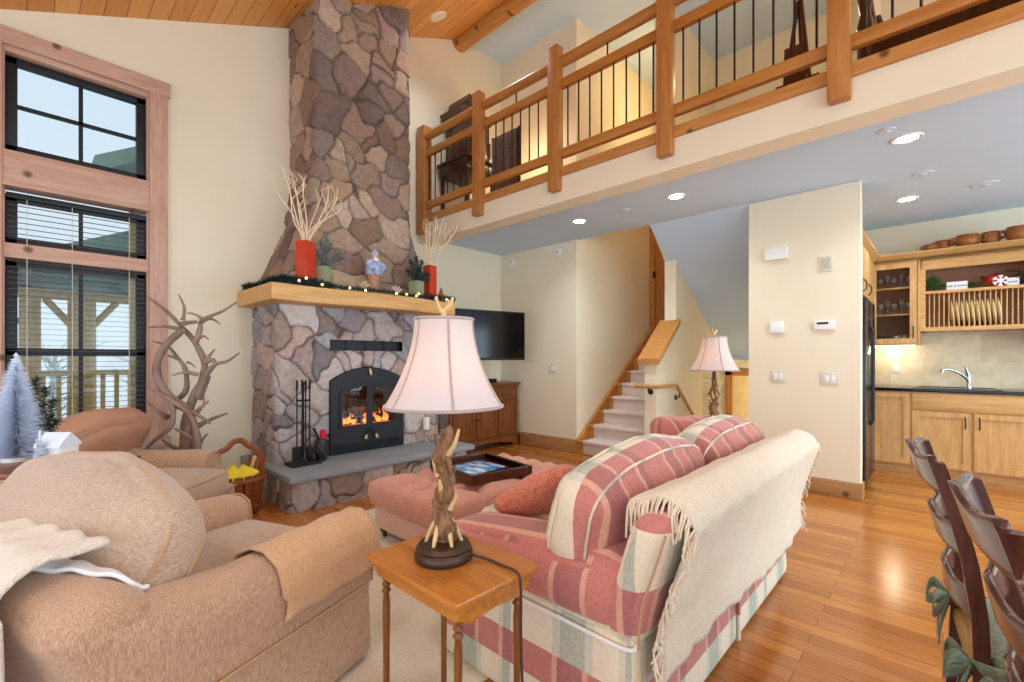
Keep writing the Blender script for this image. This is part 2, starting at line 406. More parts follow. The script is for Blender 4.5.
# plaid: rows by height, stripes by position along the face
def plaid(name, rows, period=.52, zscale=1.0, axis='auto', off=0.0, xs=None):
    t = NT(name); sx = t.node('ShaderNodeSeparateXYZ'); t.link(t.tc.outputs['Object'], sx.inputs[0])
    if axis == 'auto':
        ge = t.node('ShaderNodeNewGeometry'); sn = t.node('ShaderNodeSeparateXYZ'); t.link(ge.outputs['True Normal'], sn.inputs[0])
        ay = t.math('GREATER_THAN', t.math('ABSOLUTE', sn.outputs['Y']), .72)
        s = t.math('ADD', t.math('MULTIPLY', sx.outputs['X'], ay), t.math('MULTIPLY', sx.outputs['Y'], t.math('SUBTRACT', 1, ay)))
    else: s = sx.outputs[axis]
    s = t.math('FRACT', t.math('ADD', t.math('DIVIDE', s, period), 10+off))
    CR, SG, LG = lin(230, 214, 188), lin(178, 180, 160), lin(206, 202, 182)
    RO, DR, TN = lin(194, 122, 112), lin(172, 108, 102), lin(214, 160, 138)
    light_row = t.ramp(s, [(0, CR), (.30, LG), (.36, SG), (.56, LG), (.62, CR), (.80, lin(214, 200, 176)), (.84, SG), (.92, CR)], True)
    rose_row = t.ramp(s, [(0, RO), (.30, TN), (.34, DR), (.54, TN), (.58, RO), (.80, TN), (.84, DR), (.94, RO)], True)
    z = t.math('MULTIPLY', sx.outputs['Z'], zscale)
    rr = t.ramp(z, [(p, (1, 1, 1, 1) if w else (0, 0, 0, 1)) for p, w in rows], True)
    if xs is not None: rr = t.mix(t.math('GREATER_THAN', sx.outputs['X'], xs), (0, 0, 0, 1), rr)
    col = t.mix(rr, light_row, rose_row)
    dm = t.noise(t.mapped(), 75, 3, .6)
    col = t.mix(.25, col, t.ramp(dm, [(.42, (.38, .36, .36, 1)), (.55, (.66, .65, .64, 1))]), 'OVERLAY')
    f = t.noise(t.mapped(), 170, 2); t.bump(t.math('ADD', f, dm), .35, .004)
    return t.set(col, .9, .2, 0, 0, .3)
mt['plaid_body'] = plaid('rose_sage_plaid', [(0, 0), (.13, 1), (.245, 0), (.415, 1)], .5)
mt['plaid_back'] = plaid('rose_sage_plaid_back', [(0, 0), (.13, 1), (.23, 0), (.42, 1), (.56, 0), (.74, 1)], .5)
mt['plaid_cush'] = plaid('rose_sage_plaid_cushion', [(0, 0), (.57, 1), (.93, 0)], .44, 1, 'Y', .2, .225)
mt['plaid_seat'] = plaid('rose_sage_plaid_seat', [(0, 1), (.44, 0)], .5)


# ================================================================== SETTING
XW = -4.9                                    # left wall plane
b = MB()
b.box((-5.2, -3.5, -.12), (4.2, 4.95, 0)); b.box((-1.43, 4.95, -.12), (4.2, 7.2, 0)); b.box((-2.39, 4.95, -.12), (-1.43, 5.35, 0))
b.box((-3.5, 4.95, -.12), (-2.39, 5.3, 0))
struct('floor', b, mt['floor'], ang=0)
cz = lambda y: 3.79+.455*y
WY0, WY1, WZ0, WZ1 = -.125, .715, .55, 3.47
b = MB()
b.prism([(-3.5, -.1), (WY0, -.1), (WY0, cz(WY0)+.05), (-3.5, cz(-3.5)+.05)], 'x', XW-.2, XW)
b.prism([(WY0, -.1), (WY1, -.1), (WY1, WZ0), (WY0, WZ0)], 'x', XW-.2, XW)
b.prism([(WY0, WZ1), (WY1, WZ1), (WY1, cz(WY1)+.05), (WY0, cz(WY0)+.05)], 'x', XW-.2, XW)
b.prism([(WY1, -.1), (7.2, -.1), (7.2, 5.9), (4.25, 5.9), (4.1, cz(4.1)+.05), (WY1, cz(WY1)+.05)], 'x', XW-.2, XW)
struct('wall_left', b, mt['wall'], ang=0)
b = MB(); b.box((XW, 4.95, -.1), (-3.5, 5.1, 5.9)); struct('wall_back', b, mt['wall'], ang=0)
b = MB(); b.box((-3.65, 5.1, -.1), (-3.5, 7.2, 5.9)); struct('wall_stair_left', b, mt['wall'], ang=0)
# wall between the two flights: knee wall, then full height, opening low down beyond 6.35
b = MB()
b.prism([(4.95, -1.1), (6.33, -1.1), (6.33, 1.1), (6.95, 1.1), (6.95, 1.42), (5.48, 2.52), (5.48, 1.60), (4.95, 1.165)], 'x', -2.535, -2.39)
b.prism([(5.48, 2.45), (6.95, 1.4), (7.1, 1.4), (7.1, 5.7), (5.2, 5.7), (5.2, 2.72)], 'x', -2.535, -2.50)
struct('wall_stair_right', b, mt['wall'], ang=0)
# pier beside the kitchen
b = MB(); b.rbox((-.975, 5.06, 1.35), (.91, .12, 2.9), .012, seg=4); struct('wall_pier', b, mt['wall'], ang=30)
b = MB(); b.box((-1.43, 7.05, -.1), (4.2, 7.2, 2.8)); struct('wall_kitchen', b, mt['wall'], ang=0)
b = MB(); b.box((-.62, 7.03, .92), (3.0, 7.05, 1.55)); struct('trim_backsplash', b, mt['tile'], ang=0)
# fascia of the loft with its dropped beam
b = MB(); b.box((XW, 3.45, 2.71), (4.2, 3.66, 2.95)); struct('trim_loft_fascia', b, mt['wall'], ang=0)
# white lower ceiling
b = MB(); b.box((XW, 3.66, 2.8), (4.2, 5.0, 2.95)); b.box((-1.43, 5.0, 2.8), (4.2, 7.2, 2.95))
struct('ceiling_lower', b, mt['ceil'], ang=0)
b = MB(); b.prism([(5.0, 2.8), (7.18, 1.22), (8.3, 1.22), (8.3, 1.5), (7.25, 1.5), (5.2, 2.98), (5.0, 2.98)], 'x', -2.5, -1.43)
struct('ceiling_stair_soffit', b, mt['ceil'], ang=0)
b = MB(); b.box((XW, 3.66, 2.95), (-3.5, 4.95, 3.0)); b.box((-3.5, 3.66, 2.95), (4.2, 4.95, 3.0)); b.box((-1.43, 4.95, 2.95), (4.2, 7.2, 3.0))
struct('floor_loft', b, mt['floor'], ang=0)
# loft partitions and back
b = MB(); b.box((-3.5, 7.1, 1.6), (4.2, 7.25, 5.9)); struct('wall_loft_back', b, mt['wall'], ang=0)
b = MB(); b.box((-.55, 5.0, 3.0), (-.43, 7.1, 5.9)); b.box((-.55, 5.6, 3.0), (4.2, 5.72, 5.9)); struct('wall_loft_partition', b, mt['wall'], ang=0)
# pine ceiling, ridge beam, white flat ceiling over the loft
b = MB(); b.prism([(-3.7, cz(-3.7)), (4.1, cz(4.1)), (4.1, cz(4.1)+.12), (-3.7, cz(-3.7)+.12)], 'x', XW-.3, 4.2)
struct('ceiling_pine', b, mt['pine'], ang=0)
b = MB(); b.tube([(XW, 4.12, 5.62), (4.2, 4.12, 5.62)], .115, 16); struct('trim_ridge_beam', b, mt['band'], ang=40)
b = MB(); b.box((XW-.2, 4.1, 5.72), (4.2, 7.3, 5.85)); struct('ceiling_loft', b, mt['ceil'], ang=0)
# baseboards
b = MB(); b.box((-4.9, 4.932, 0), (-3.49, 4.952, .17), .004); struct('baseboard_back', b, mt['base'])
b = MB(); b.box((-1.435, 4.982, 0), (-.505, 5.002, .14), .004); b.box((-.522, 4.99, 0), (-.505, 5.12, .14), .004); struct('baseboard_pier', b, mt['base'])
# lower flight down, landing and its lit far wall with a door
b = MB()
for i in range(6): b.box((-2.39, 5.35+i*.245, -1.3), (-1.43, 5.6+i*.245, -.18*(i+1)+.01))
b.box((-3.6, 6.8, -1.3), (-.9, 8.4, -1.08)); struct('floor_landing', b, mt['carpet'], ang=0)
b = MB(); b.box((-3.6, 8.25, -1.2), (-.9, 8.4, 1.3)); b.box((-3.6, 7.2, -1.2), (-3.45, 8.3, 1.3)); b.box((-1.43, 5.84, -1.2), (-1.28, 8.3, 2.8))
struct('wall_landing', b, mt['wall'], ang=0)
b = MB(); b.box((-3.6, 7.1, 1.22), (-1.3, 8.4, 1.3)); struct('ceiling_landing', b, mt['ceil'], ang=0)
dr = tag(MB().box((-2.60, 8.21, -1.08), (-1.90, 8.25, .95), .005).build('door_1', plain('cream_door_paint', lin(236, 214, 168), .5)), kind='structure')
b = MB(); b.box((-2.71, 8.19, -1.08), (-2.60, 8.25, 1.05), .005); b.box((-2.71, 8.19, .95), (-1.8, 8.25, 1.05), .005); b.build('door_frame', mt['oakz'], dr)
b = MB(); b.ball((-2.54, 8.17, -.05), .03); b.build('door_knob', mt['bronze'], dr)
tag(dr, kind='structure')
lb = thing('louvered_blind', 'white slatted blind on the lit wall at the bottom of the lower stairs', 'blind', (-3.03, 8.2, .4))
b = MB(); b.box((-3.18, 8.17, .83), (-2.86, 8.24, .88), .004); b.build('headrail', mt['trimwhite'], lb)
b = MB()
for k in range(14): b.cb((-3.02, 8.2, .0+k*.06), (.31, .05, .006), 0, R(.5, 0, 0))
b.build('slats', mt['trimwhite'], lb, ang=0)
dz = tag(MB().box((-3.44, 7.04, 1.6), (-2.9, 7.1, 3.7), .004).build('door_2', mt['oakz']), kind='structure')
b = MB(); b.box((-3.5, 7.0, 1.6), (-3.42, 7.1, 3.72), .004); b.box((-2.92, 7.0, 1.6), (-2.85, 7.1, 3.72), .004); b.build('door_frame', mt['band'], dz)
b = MB(); b.box((-3.44, 6.99, 2.55), (-3.41, 7.04, 2.65)); b.build('hinge', mt['iron'], dz)
# pine floor of the upper landing
b = MB(); b.box((-3.5, 6.95, 1.50), (-2.535, 7.2, 1.62)); struct('floor_upper_landing', b, mt['carpet'], ang=0)

# ------------------------------------------------------------------ windows (black units in one tall wooden frame)
def window(name, z0, z1, mid=False, hm=True):
    root = thing(name, None, None, (XW-.08, .29, z0)); root['kind'] = 'structure'
    y0, y1 = -.11, .695; x0, x1 = XW-.11, XW-.05; w = .062
    b = MB()
    b.box((x0, y0, z0), (x1, y0+w, z1), .004); b.box((x0, y1-w, z0), (x1, y1, z1), .004)
    b.box((x0, y0, z0), (x1, y1, z0+w*.8), .004); b.box((x0, y0, z1-w*.8), (x1, y1, z1), .004)
    if mid: b.box((x0, y0, 1.255), (x1, y1, 1.31), .004)
    b.build('window_frame', mt['black'], root)
    b = MB(); b.box((x0+.015, .28, z0), (x1-.012, .305, z1))
    if hm: b.box((x0+.015, y0, (z0+z1)/2-.012), (x1-.012, y1, (z0+z1)/2+.012))
    b.build('muntin', mt['black'], root)
    b = MB(); b.box((x0+.025, y0, z0), (x0+.031, y1, z1)); b.build('pane', mt['glass'], root, ang=0)
window('window_1', 2.745, 3.44); window('window_2', 2.075, 2.435, hm=False); window('window_3', .575, 1.957, True, False)
b = MB()
b.box((XW-.02, .71, .48), (XW+.03, .835, 3.50), .004)
b.box((XW-.02, -.25, .48), (XW+.03, -.122, 3.50), .004)
struct('trim_1', b, mt['trimpink'])
b = MB()
b.box((XW-.02, -.27, 3.485), (XW+.045, .85, 3.605), .005)
b.box((XW-.12, -.122, 2.50), (XW+.022, .71, 2.735), .004); b.box((XW-.12, -.122, 2.475), (XW+.04, .715, 2.50), .004)
b.box((XW-.12, -.122, 1.965), (XW+.005, .71, 2.07), .004)
b.box((XW-.12, -.26, .47), (XW+.07, .85, .565), .006)
b.box((XW-.12, -.122, 3.445), (XW+.01, .71, 3.49), .004)
struct('trim_2', b, mt['trimpinky'])
b = MB()
b.box((XW-.12, .695, .56), (XW, .712, 3.47)); b.box((XW-.12, -.125, .56), (XW, -.11, 3.47)); struct('trim_3', b, mt['trimpink'])
# venetian blind over the two lower windows
bl = thing('venetian_blind', 'dark slatted venetian blind lowered over the middle and bottom windows', 'blind', (XW-.02, .29, 2.44))
b = MB(); b.box((XW-.045, -.105, 2.40), (XW-.005, .69, 2.44), .004); b.build('headrail', mt['black'], bl)
b = MB(); n = 44
for i in range(n):
    z = .60+i*(1.79/n)
    b.cb((XW-.022, .2925, z), (.026, .78, .0024), 0, R(0, math.radians(2), 0))
b.build('slats', plain('dark_blind_slat', lin(120, 98, 82), .45, .4), bl, ang=0)
for y in (.0, .24, .58):
    b = MB(); b.tube([(XW+.003, y, .6), (XW+.003, y, 2.4)], .0022, 5); b.build('lift_cord', mt['plate'], bl)
b = MB(); b.box((XW-.045, -.10, .572), (XW-.003, .69, .592), .004); b.build('bottom_rail', mt['black'], bl)

# ------------------------------------------------------------------ stairs up
st = thing('staircase', 'carpeted staircase with wooden edges climbing behind the sofa to the upper landing', 'staircase', (-3.02, 4.9, 0))
for i in range(9):
    y = 4.92+i*.245; z = .175*(i+1)
    b = MB(); b.box((-3.45, y, z-.175 if i == 0 else z-.19), (-2.54, y+.30, z-.035)); b.box((-3.47, y-.02, z-.035), (-2.54, y+.27, z-.002), .008); b.build('step', mt['oaky'], st)
    b = MB(); b.box((-3.36, y-.018, z-.165), (-2.56, y-.002, z-.01), .002); b.rbox((-2.96, y+.105, z-.008), (.80, .32, .05), .022, seg=5); b.build('carpet_runner', mt['carpet'], st)
b = MB(); b.prism([(4.93, 0), (4.93, .17), (6.98, 1.70), (6.98, 1.5), (5.0, 0)], 'x', -3.5, -3.455); b.build('stringer', mt['oaky'], st)
b = MB(); b.prism([(4.905, 1.165), (5.49, 1.655), (5.49, 1.72), (4.905, 1.235)], 'x', -2.60, -2.335); b.build('wall_cap', mt['oaky'], st)
# handrail going down on the far side of the knee wall
hr = thing('handrail', 'fir handrail wrapping the knee wall end and running down the lower stairs', 'handrail', (-2.33, 5.0, .9))
b = MB(); b.tube([(-2.62, 4.885, .915), (-2.40, 4.885, .915), (-2.33, 4.93, .915), (-2.33, 5.37, .915), (-2.33, 6.4, .06)], .022, 10); b.build('rail', mt['oaky'], hr)
for y, z in ((4.90, .86), (5.47, .78), (6.2, .17)):
    x = -2.46 if y < 5 else -2.36
    b = MB()
    if y < 5: b.tube([(x, 4.95, .85), (x, 4.905, .85), (x, 4.89, .90)], .009, 8); b.lathe([(.035, 0), (.03, .012)], (x, 4.95, .85), 14, M=R(PI/2, 0, 0))
    else: b.tube([(-2.39, y, z-.02), (-2.35, y, z-.02), (-2.335, y, z+.04)], .009, 8); b.lathe([(.035, 0), (.03, .012)], (-2.39, y, z-.02), 14, M=R(0, PI/2, 0))
    b.build('bracket', mt['bronze'], hr)

# ------------------------------------------------------------------ balcony railing
ra = thing('balcony_railing', 'long fir balcony railing with dark metal balusters along the loft edge', 'railing', (-2, 3.45, 2.95))
PX = [-4.80, -3.735, -2.665, -1.575, -.462, .66, 1.75]
for i, x in enumerate(PX):
    b = MB(); w = .118 if i else .15
    b.box((x-w/2, 3.375 if i else 3.40, 2.81), (x+w/2, 3.475 if i else 3.53, 4.17), .014); b.build('post', mt['oakz'], ra)
for i in range(len(PX)-1):
    x0, x1 = PX[i]+.05, PX[i+1]-.05
    b = MB(); b.tube([(x0, 3.46, 4.03), (x1, 3.46, 4.03)], .047, 14, flat=1.1); b.build('top_rail', mt['oak'], ra)
    b = MB(); b.box((x0, 3.435, 3.775), (x1, 3.485, 3.86), .006); b.build('middle_rail', mt['oak'], ra)
    b = MB(); b.box((x0, 3.435, 3.12), (x1, 3.485, 3.205), .006); b.build('bottom_rail', mt['oak'], ra)
    n = 8
    for k in range(n):
        x = PX[i]+(PX[i+1]-PX[i])*(k+1)/(n+1)
        b = MB(); b.tube([(x, 3.46, 3.19), (x, 3.46, 3.79)], .0075, 8); b.build('baluster', mt['bal'], ra)
    x = (PX[i]+PX[i+1])/2
    b = MB(); b.tube([(x, 3.46, 3.85), (x, 3.46, 4.0)], .0075, 8); b.build('baluster', mt['bal'], ra)
b = MB(); b.box((XW, 3.425, 2.945), (4.2, 3.70, 3.03), .006); b.build('band_board', mt['band'], ra)

# ------------------------------------------------------------------ field stone
PAL_UP = [(164, 136, 118), (148, 122, 106), (176, 150, 132), (132, 112, 108), (184, 160, 142), (158, 130, 120), (142, 126, 122), (170, 142, 132), (192, 170, 156), (154, 122, 98)]
PAL_LO = [(176, 168, 166), (186, 172, 166), (164, 156, 158), (182, 160, 150), (152, 142, 146), (196, 184, 178), (174, 154, 148), (166, 164, 168)]  # lower stones, greyer: some cool window light is mixed into their colour
def stone_mesh(path, zs, pal, name, parent, cell=.21, res=.013, relief=.04, seed=1, hole=None, extra=[], ringfree=None):
    """path(v)->list of plan points (x,y) at height v (constant count); one wall of raised irregular stones"""
    rng = np.random.default_rng(seed); z0, z1 = zs
    P0 = np.array(path((z0+z1)/2)); seg = np.hypot(*(P0[1:]-P0[:-1]).T); L = seg.sum(); cum = np.r_[0, np.cumsum(seg)]
    nu, nv = int(L/res), int((z1-z0)/res); us = np.linspace(0, L, nu+1); vs = np.linspace(z0, z1, nv+1)
    seeds = []
    cols = int(L/cell)+2; rows = int((z1-z0)/(cell*.82))+2
    for r in range(-1, rows):
        sh = rng.uniform(0, 1)
        for c in range(-1, cols):
            if rng.random() < .12: continue
            seeds.append(((c+sh+rng.uniform(-.42, .42))*cell, z0+(r+rng.uniform(-.30, .30)+.5)*cell*.82))
    for q in range(int(len(seeds)*.12)): seeds.append((rng.uniform(0, L), rng.uniform(z0, z1)))
    seeds = [s for s in seeds if not (ringfree and ringfree(*s))]+list(extra)
    S = np.array(seeds); K = len(S)
    asp = rng.uniform(.8, 1.3, K)
    U, V = np.meshgrid(us, vs, indexing='ij')
    wob = .02*np.sin(U*17+V*9)+.014*np.sin(V*23-U*13)
    A = (U+wob).ravel(); B = (V+.018*np.sin(U*19+1)+.012*np.sin(V*31+U*27)).ravel()
    f1 = np.full(A.size, 9.); f2 = np.full(A.size, 9.); idx = np.zeros(A.size, int)
    for k in range(K):
        near = np.abs(B-S[k, 1]) < cell*2.4
        du = np.abs(A[near]-S[k, 0])/asp[k]; dv = np.abs(B[near]-S[k, 1])*asp[k]**.5
        d = (du**3.6+dv**3.6)**(1/3.6)
        a1 = f1[near]; a2 = f2[near]; ii = idx[near]
        c = d < a1
        a2 = np.where(c, a1, np.minimum(a2, d)); ii = np.where(c, k, ii); a1 = np.where(c, d, a1)
        f1[near] = a1; f2[near] = a2; idx[near] = ii
    e = np.clip((f2-f1)/.032, 0, 1); hgt = relief*(e*e*(3-2*e))**.8
    tilt = rng.uniform(-.08, .08, (K, 2)); bul = rng.uniform(.55, 1.15, K)
    hgt = hgt*bul[idx]+np.where(e > .4, tilt[idx, 0]*(A-S[idx, 0])+tilt[idx, 1]*(B-S[idx, 1]), 0)*e
    pc = np.array([lin(*c)[:3] for c in pal])*np.array([.92, .93, .86] if pal is PAL_UP else [1, 1, 1]); cc = pc[rng.integers(0, len(pal), K)]*rng.uniform(.66, 1.16, (K, 1))
    mort = np.array(lin(96, 82, 76)[:3])
    m = np.clip((f2-f1-.003)/.010, 0, 1)[:, None]
    colr = mort*(1-m)+cc[idx]*m
    verts = []
    H = hgt.reshape(nu+1, nv+1)
    nP = len(P0)
    for j, v in enumerate(vs):
        p = np.array(path(v)); d = p[1:]-p[:-1]; nrm = np.stack([d[:, 1], -d[:, 0]], 1); nrm /= np.linalg.norm(nrm, axis=1)[:, None]
        si = np.clip(np.searchsorted(cum, us, 'right')-1, 0, nP-2); tt = (us-cum[si])/seg[si]
        q = p[si]+(p[si+1]-p[si])*tt[:, None]; nn = nrm[si].copy()
        for c in range(1, nP-1):
            w = np.clip(1-np.abs(us-cum[c])/.05, 0, 1)[:, None]*.5
            other = np.where((si == c)[:, None], nrm[c-1], nrm[c])
            nn = nn*(1-w)+other*w
            q -= (w*1.2)**2*.05*nn/.6
        q = q+nn*H[:, j][:, None]
        verts.append(np.c_[q, np.full(nu+1, v)])
    VV = np.stack(verts, 1).reshape(-1, 3)
    faces = []; fu = (us[1:]+us[:-1])/2; fv = (vs[1:]+vs[:-1])/2
    for i in range(nu):
        for j in range(nv):
            if hole and hole(fu[i], fv[j]): continue
            a = i*(nv+1)+j; faces.append((a, a+nv+1, a+nv+2, a+1))
    me = bpy.data.meshes.new(name); off = np.array(chain(parent).translation) if parent else np.zeros(3)
    me.from_pydata((VV-off).tolist(), [], faces)
    ca = me.color_attributes.new('stone_colour', 'FLOAT_COLOR', 'POINT')
    ca.data.foreach_set('color', np.c_[colr, np.ones(len(colr))].astype(np.float32).ravel())
    me.shade_smooth(); me.materials.append(mt['stone'])
    o = bpy.data.objects.new(name, me); COL.objects.link(o); o.parent = parent; return o

fp = thing('stone_fireplace', 'tall field stone fireplace with flared chimney rising to the pine ceiling', 'fireplace', (XW, 2.4, 0))
BX, BY0, BY1 = -4.29, 1.53, 3.29
LB = BX-XW          # return length
def arch_top(y): return 1.02+.13*(1-((y-2.385)/.41)**2)
ex = []
for k in range(-4, 5):
    y = 2.385+k*.118
    if abs(y-2.385) < .47: ex.append((LB+y-BY0, arch_top(min(max(y, 1.98), 2.79))+.085))
def hole(u, v):
    y = BY0+u-LB
    if 1.975 < y < 2.795 and .29 < v < arch_top(y): return True
    return 1.99 < y < 2.79 and 1.315 < v < 1.415 and LB < u < LB+1.76
def ringfree(u, v):
    y = BY0+u-LB; return 1.9 < y < 2.87 and .9 < v < arch_top(y)+.2
stone_mesh(lambda z: [(XW, BY0), (BX, BY0), (BX, BY1), (XW, BY1)], (.0, 1.74), PAL_LO, 'firebox_surround', fp, .27, .0095, .032, 4, hole, ex, ringfree)
def flare(z):
    t = max(0, min(1, (z-1.80)/1.15)); f = .40*(1-t)**1.7
    return f
stone_mesh(lambda z: [(XW, 1.88-flare(z)), (-4.33+.02*flare(z), 1.90-flare(z)*.97), (-4.33+.02*flare(z), 2.92+flare(z)*.97), (XW, 2.94+flare(z))], (1.80, 5.5), PAL_UP, 'chimney', fp, .285, .0105, .034, 9)
stone_mesh(lambda z: [(XW, 1.46), (-3.76, 1.46), (-3.76, 3.27), (XW, 3.27)], (0, .252), PAL_LO, 'hearth_base', fp, .30, .0095, .03, 15)
b = MB(); b.rbox((-4.31, 2.365, .277), (1.24, 1.93, .055), .008, seg=4); b.build('hearth_slab', mt['slate'], fp)
b = MB(); b.box((-4.75, 1.98, 1.30), (-4.33, 2.80, 1.43)); b.build('vent_slot', mt['insert'], fp, ang=0)
for y in (2.18, 2.39, 2.6):
    b = MB(); b.box((-4.33, y-.006, 1.31), (-4.32, y+.006, 1.42)); b.build('vent_bar', mt['iron'], fp)
b = MB(); b.rbox((-4.45, 2.345, 1.797), (.90, 1.95, .145), .012, seg=8, fn=lambda p: p+Vector((.008*math.sin(p.y*5), 0, .006*math.sin(p.y*4+1))))
tag(b.build('mantel_beam', mt['mantel']), 'thick honey pine mantel beam across the stone fireplace', 'mantel')

# fireplace insert
fi = thing('fireplace_insert', 'black arched fireplace insert with two glass doors in the stone surround', 'fireplace insert', (-4.27, 2.385, .305))
def arch_poly(y0, y1, z0, sag, zs, n=14):
    pts = [(y0, z0), (y1, z0)]
    for k in range(n+1):
        y = y1+(y0-y1)*k/n; pts.append((y, zs+sag*(1-((2*y-y0-y1)/(y1-y0))**2)))
    return pts
def ring(b, outer, inner, x0, x1):
    n = len(outer)
    vs = [(x1, *p) for p in outer]+[(x1, *p) for p in inner]+[(x0, *p) for p in outer]+[(x0, *p) for p in inner]; fs = []
    for i in range(n):
        j = (i+1) % n; fs += [(i, j, n+j, n+i), (2*n+i, 3*n+i, 3*n+j, 2*n+j), (i, 2*n+i, 2*n+j, j), (n+i, n+j, 3*n+j, 3*n+i)]
    b.add(vs, fs)
b = MB(); ring(b, arch_poly(1.98, 2.79, .305, .13, 1.015), arch_poly(2.07, 2.70, .55, .09, .905), -4.30, -4.235); b.build('surround', mt['insert'], fi, ang=30)
b = MB(); b.box((-4.82, 1.98, .30), (-4.80, 2.79, 1.1)); b.box((-4.82, 1.97, .30), (-4.28, 1.99, 1.1)); b.box((-4.82, 2.78, .30), (-4.28, 2.80, 1.1)); b.box((-4.82, 1.97, 1.1), (-4.28, 2.80, 1.12)); b.box((-4.82, 1.97, .52), (-4.28, 2.80, .545))
b.build('firebox', plain('sooty_firebrick', lin(70, 46, 38), .9, .1, var=.3, scale=14, bump=.3), fi, ang=0)
for s, y0, y1 in ((1, 2.065, 2.383), (-1, 2.387, 2.705)):
    dpoly = lambda yy: .905+.09*(1-((yy-2.385)/.32)**2)
    def halfarch(a, c, zb, dz, n=9):
        pts = [(a, zb), (c, zb)]
        for k in range(n+1):
            y = c+(a-c)*k/n; pts.append((y, dpoly(y)-dz))
        return pts
    b = MB(); ring(b, halfarch(y0, y1, .545, 0), halfarch(y0+.03, y1-.03, .58, .035), -4.245, -4.222); d = b.build('door', mt['insert'], fi, ang=30)
    b = MB(); b.prism(halfarch(y0+.03, y1-.03, .58, .035), 'x', -4.238, -4.234); b.build('glass', mt['glass'], d, ang=0)
    yk = 2.385-s*.055
    b = MB(); b.tube([(-4.22, 2.385-s*.012, .535), (-4.205, 2.385-s*.03, .50), (-4.20, yk, .465)], [.007, .007, .010], 8); b.build('handle', mt['iron'], d)
    b = MB(); b.tube([(-4.20, yk+s*.005, .47), (-4.195, yk-s*.012, .435)], [.012, .016], 10); b.build('handle_grip', mt['bone'], d)
b = MB()
b.tube([(-4.225, 2.385, 1.13), (-4.205, 2.385, 1.07)], [.013, .011], 10); b.build('damper_grip', mt['bone'], fi)
b = MB()
for k in range(5): b.box((-4.243, 2.0, .32+k*.018), (-4.225, 2.77, .330+k*.018), .002)
b.box((-4.25, 2.0, .31), (-4.235, 2.77, .41)); b.build('lower_grille', mt['iron'], fi)
# fire
light('fire_glow', 'POINT', (-4.40, 2.38, .78), 2.5, (1, .36, .08), .08)
fr_ = thing('log_fire', 'burning log fire with orange flames behind the insert glass', 'fire', (-4.5, 2.38, .56))
for (y0, y1, x, z) in ((2.1, 2.6, -4.52, .60), (2.18, 2.68, -4.42, .59), (2.2, 2.55, -4.47, .67)):
    pts = spline([(x, y0, z), (x+.02, (y0+y1)/2, z+.012), (x-.03, y1, z+.02)], 5)
    b = MB(); b.tube(pts, [.045+.006*math.sin(i*2) for i in range(len(pts))], 10); b.build('log', plain('charred_log', lin(60, 34, 24), .9, .1, var=.4, scale=20, bump=.6), fr_)
fm = NT('flame_glow'); sxz = fm.node('ShaderNodeSeparateXYZ'); fm.link(fm.tc.outputs['Object'], sxz.inputs[0])
fc = fm.ramp(fm.math('MULTIPLY', sxz.outputs['Z'], 3.2), [(.05, (1, .40, .07, 1)), (.32, (1, .13, .012, 1)), (.85, (.7, .04, .005, 1))])
fm.link(fc, fm.b.inputs['Emission Color']); fm.b.inputs['Emission Strength'].default_value = 1.7; mt['flame'] = fm.set((.2, .05, .01, 1), .6)
for i, (y, hgt, x) in enumerate(((2.12, .10, -4.36), (2.17, .20, -4.40), (2.24, .15, -4.37), (2.31, .12, -4.41), (2.35, .20, -4.45), (2.44, .30, -4.38), (2.49, .26, -4.41), (2.55, .14, -4.38), (2.60, .17, -4.42), (2.64, .20, -4.38), (2.28, .06, -4.35), (2.42, .07, -4.34))):
    pts = []; rr = []
    for k in range(9):
        t = k/8; pts.append((x+.02*math.sin(t*4+i), y+.022*math.sin(t*5+i*2.1), .585+.66*hgt*t)); rr.append(max(.002, .026*(1-t)**.8*(.5+1.1*math.sin(PI*min(1, t*1.3+.25)))))
    b = MB(); b.tube(pts, rr, 8, flat=.7); b.build('flame', mt['flame'], fr_)
b = MB(); b.grid(lambda a, c: (-4.6+.3*a, 2.08+.62*c, .555+.03*abs(noise.noise((a*9, c*14, 3)))), 14, 26); b.build('embers', emis('ember_glow', (1, .14, .02, 1), .9), fr_)

# ================================================================== FURNITURE
def crumple(amp, sc, seed=0):
    def f(p):
        q = p*sc+Vector((seed*7.1, seed*3.3, seed)); return p+Vector((noise.noise(q), noise.noise(q+Vector((9, 0, 0))), noise.noise(q+Vector((0, 9, 0)))))*amp
    return f
def loop_pipe(b, c, d, r, M, z, rad=.006, n=40, fn=None):
    # piping around the rounded outline of a cushion at local height z
    pts = []; hx, hy = d[0]/2, d[1]/2
    for k in range(n):
        q = 2*PI*k/n; cx, sy = math.cos(q), math.sin(q)
        e = 2/5.5
        p = Vector((hx*abs(cx)**e*(1 if cx > 0 else -1), hy*abs(sy)**e*(1 if sy > 0 else -1), z))
        if fn: p = fn(p)
        pts.append(M @ p+Vector(c))
    b.tube(pts, rad, 6, closed=True)

# rug
b = MB(); b.rbox((-2.32, 1.0, .008), (2.1, 3.5, .016), .006, seg=4)
tag(b.build('area_rug', mt['rug']), 'plain beige area rug on the wood floor under the armchairs and ottoman', 'rug')

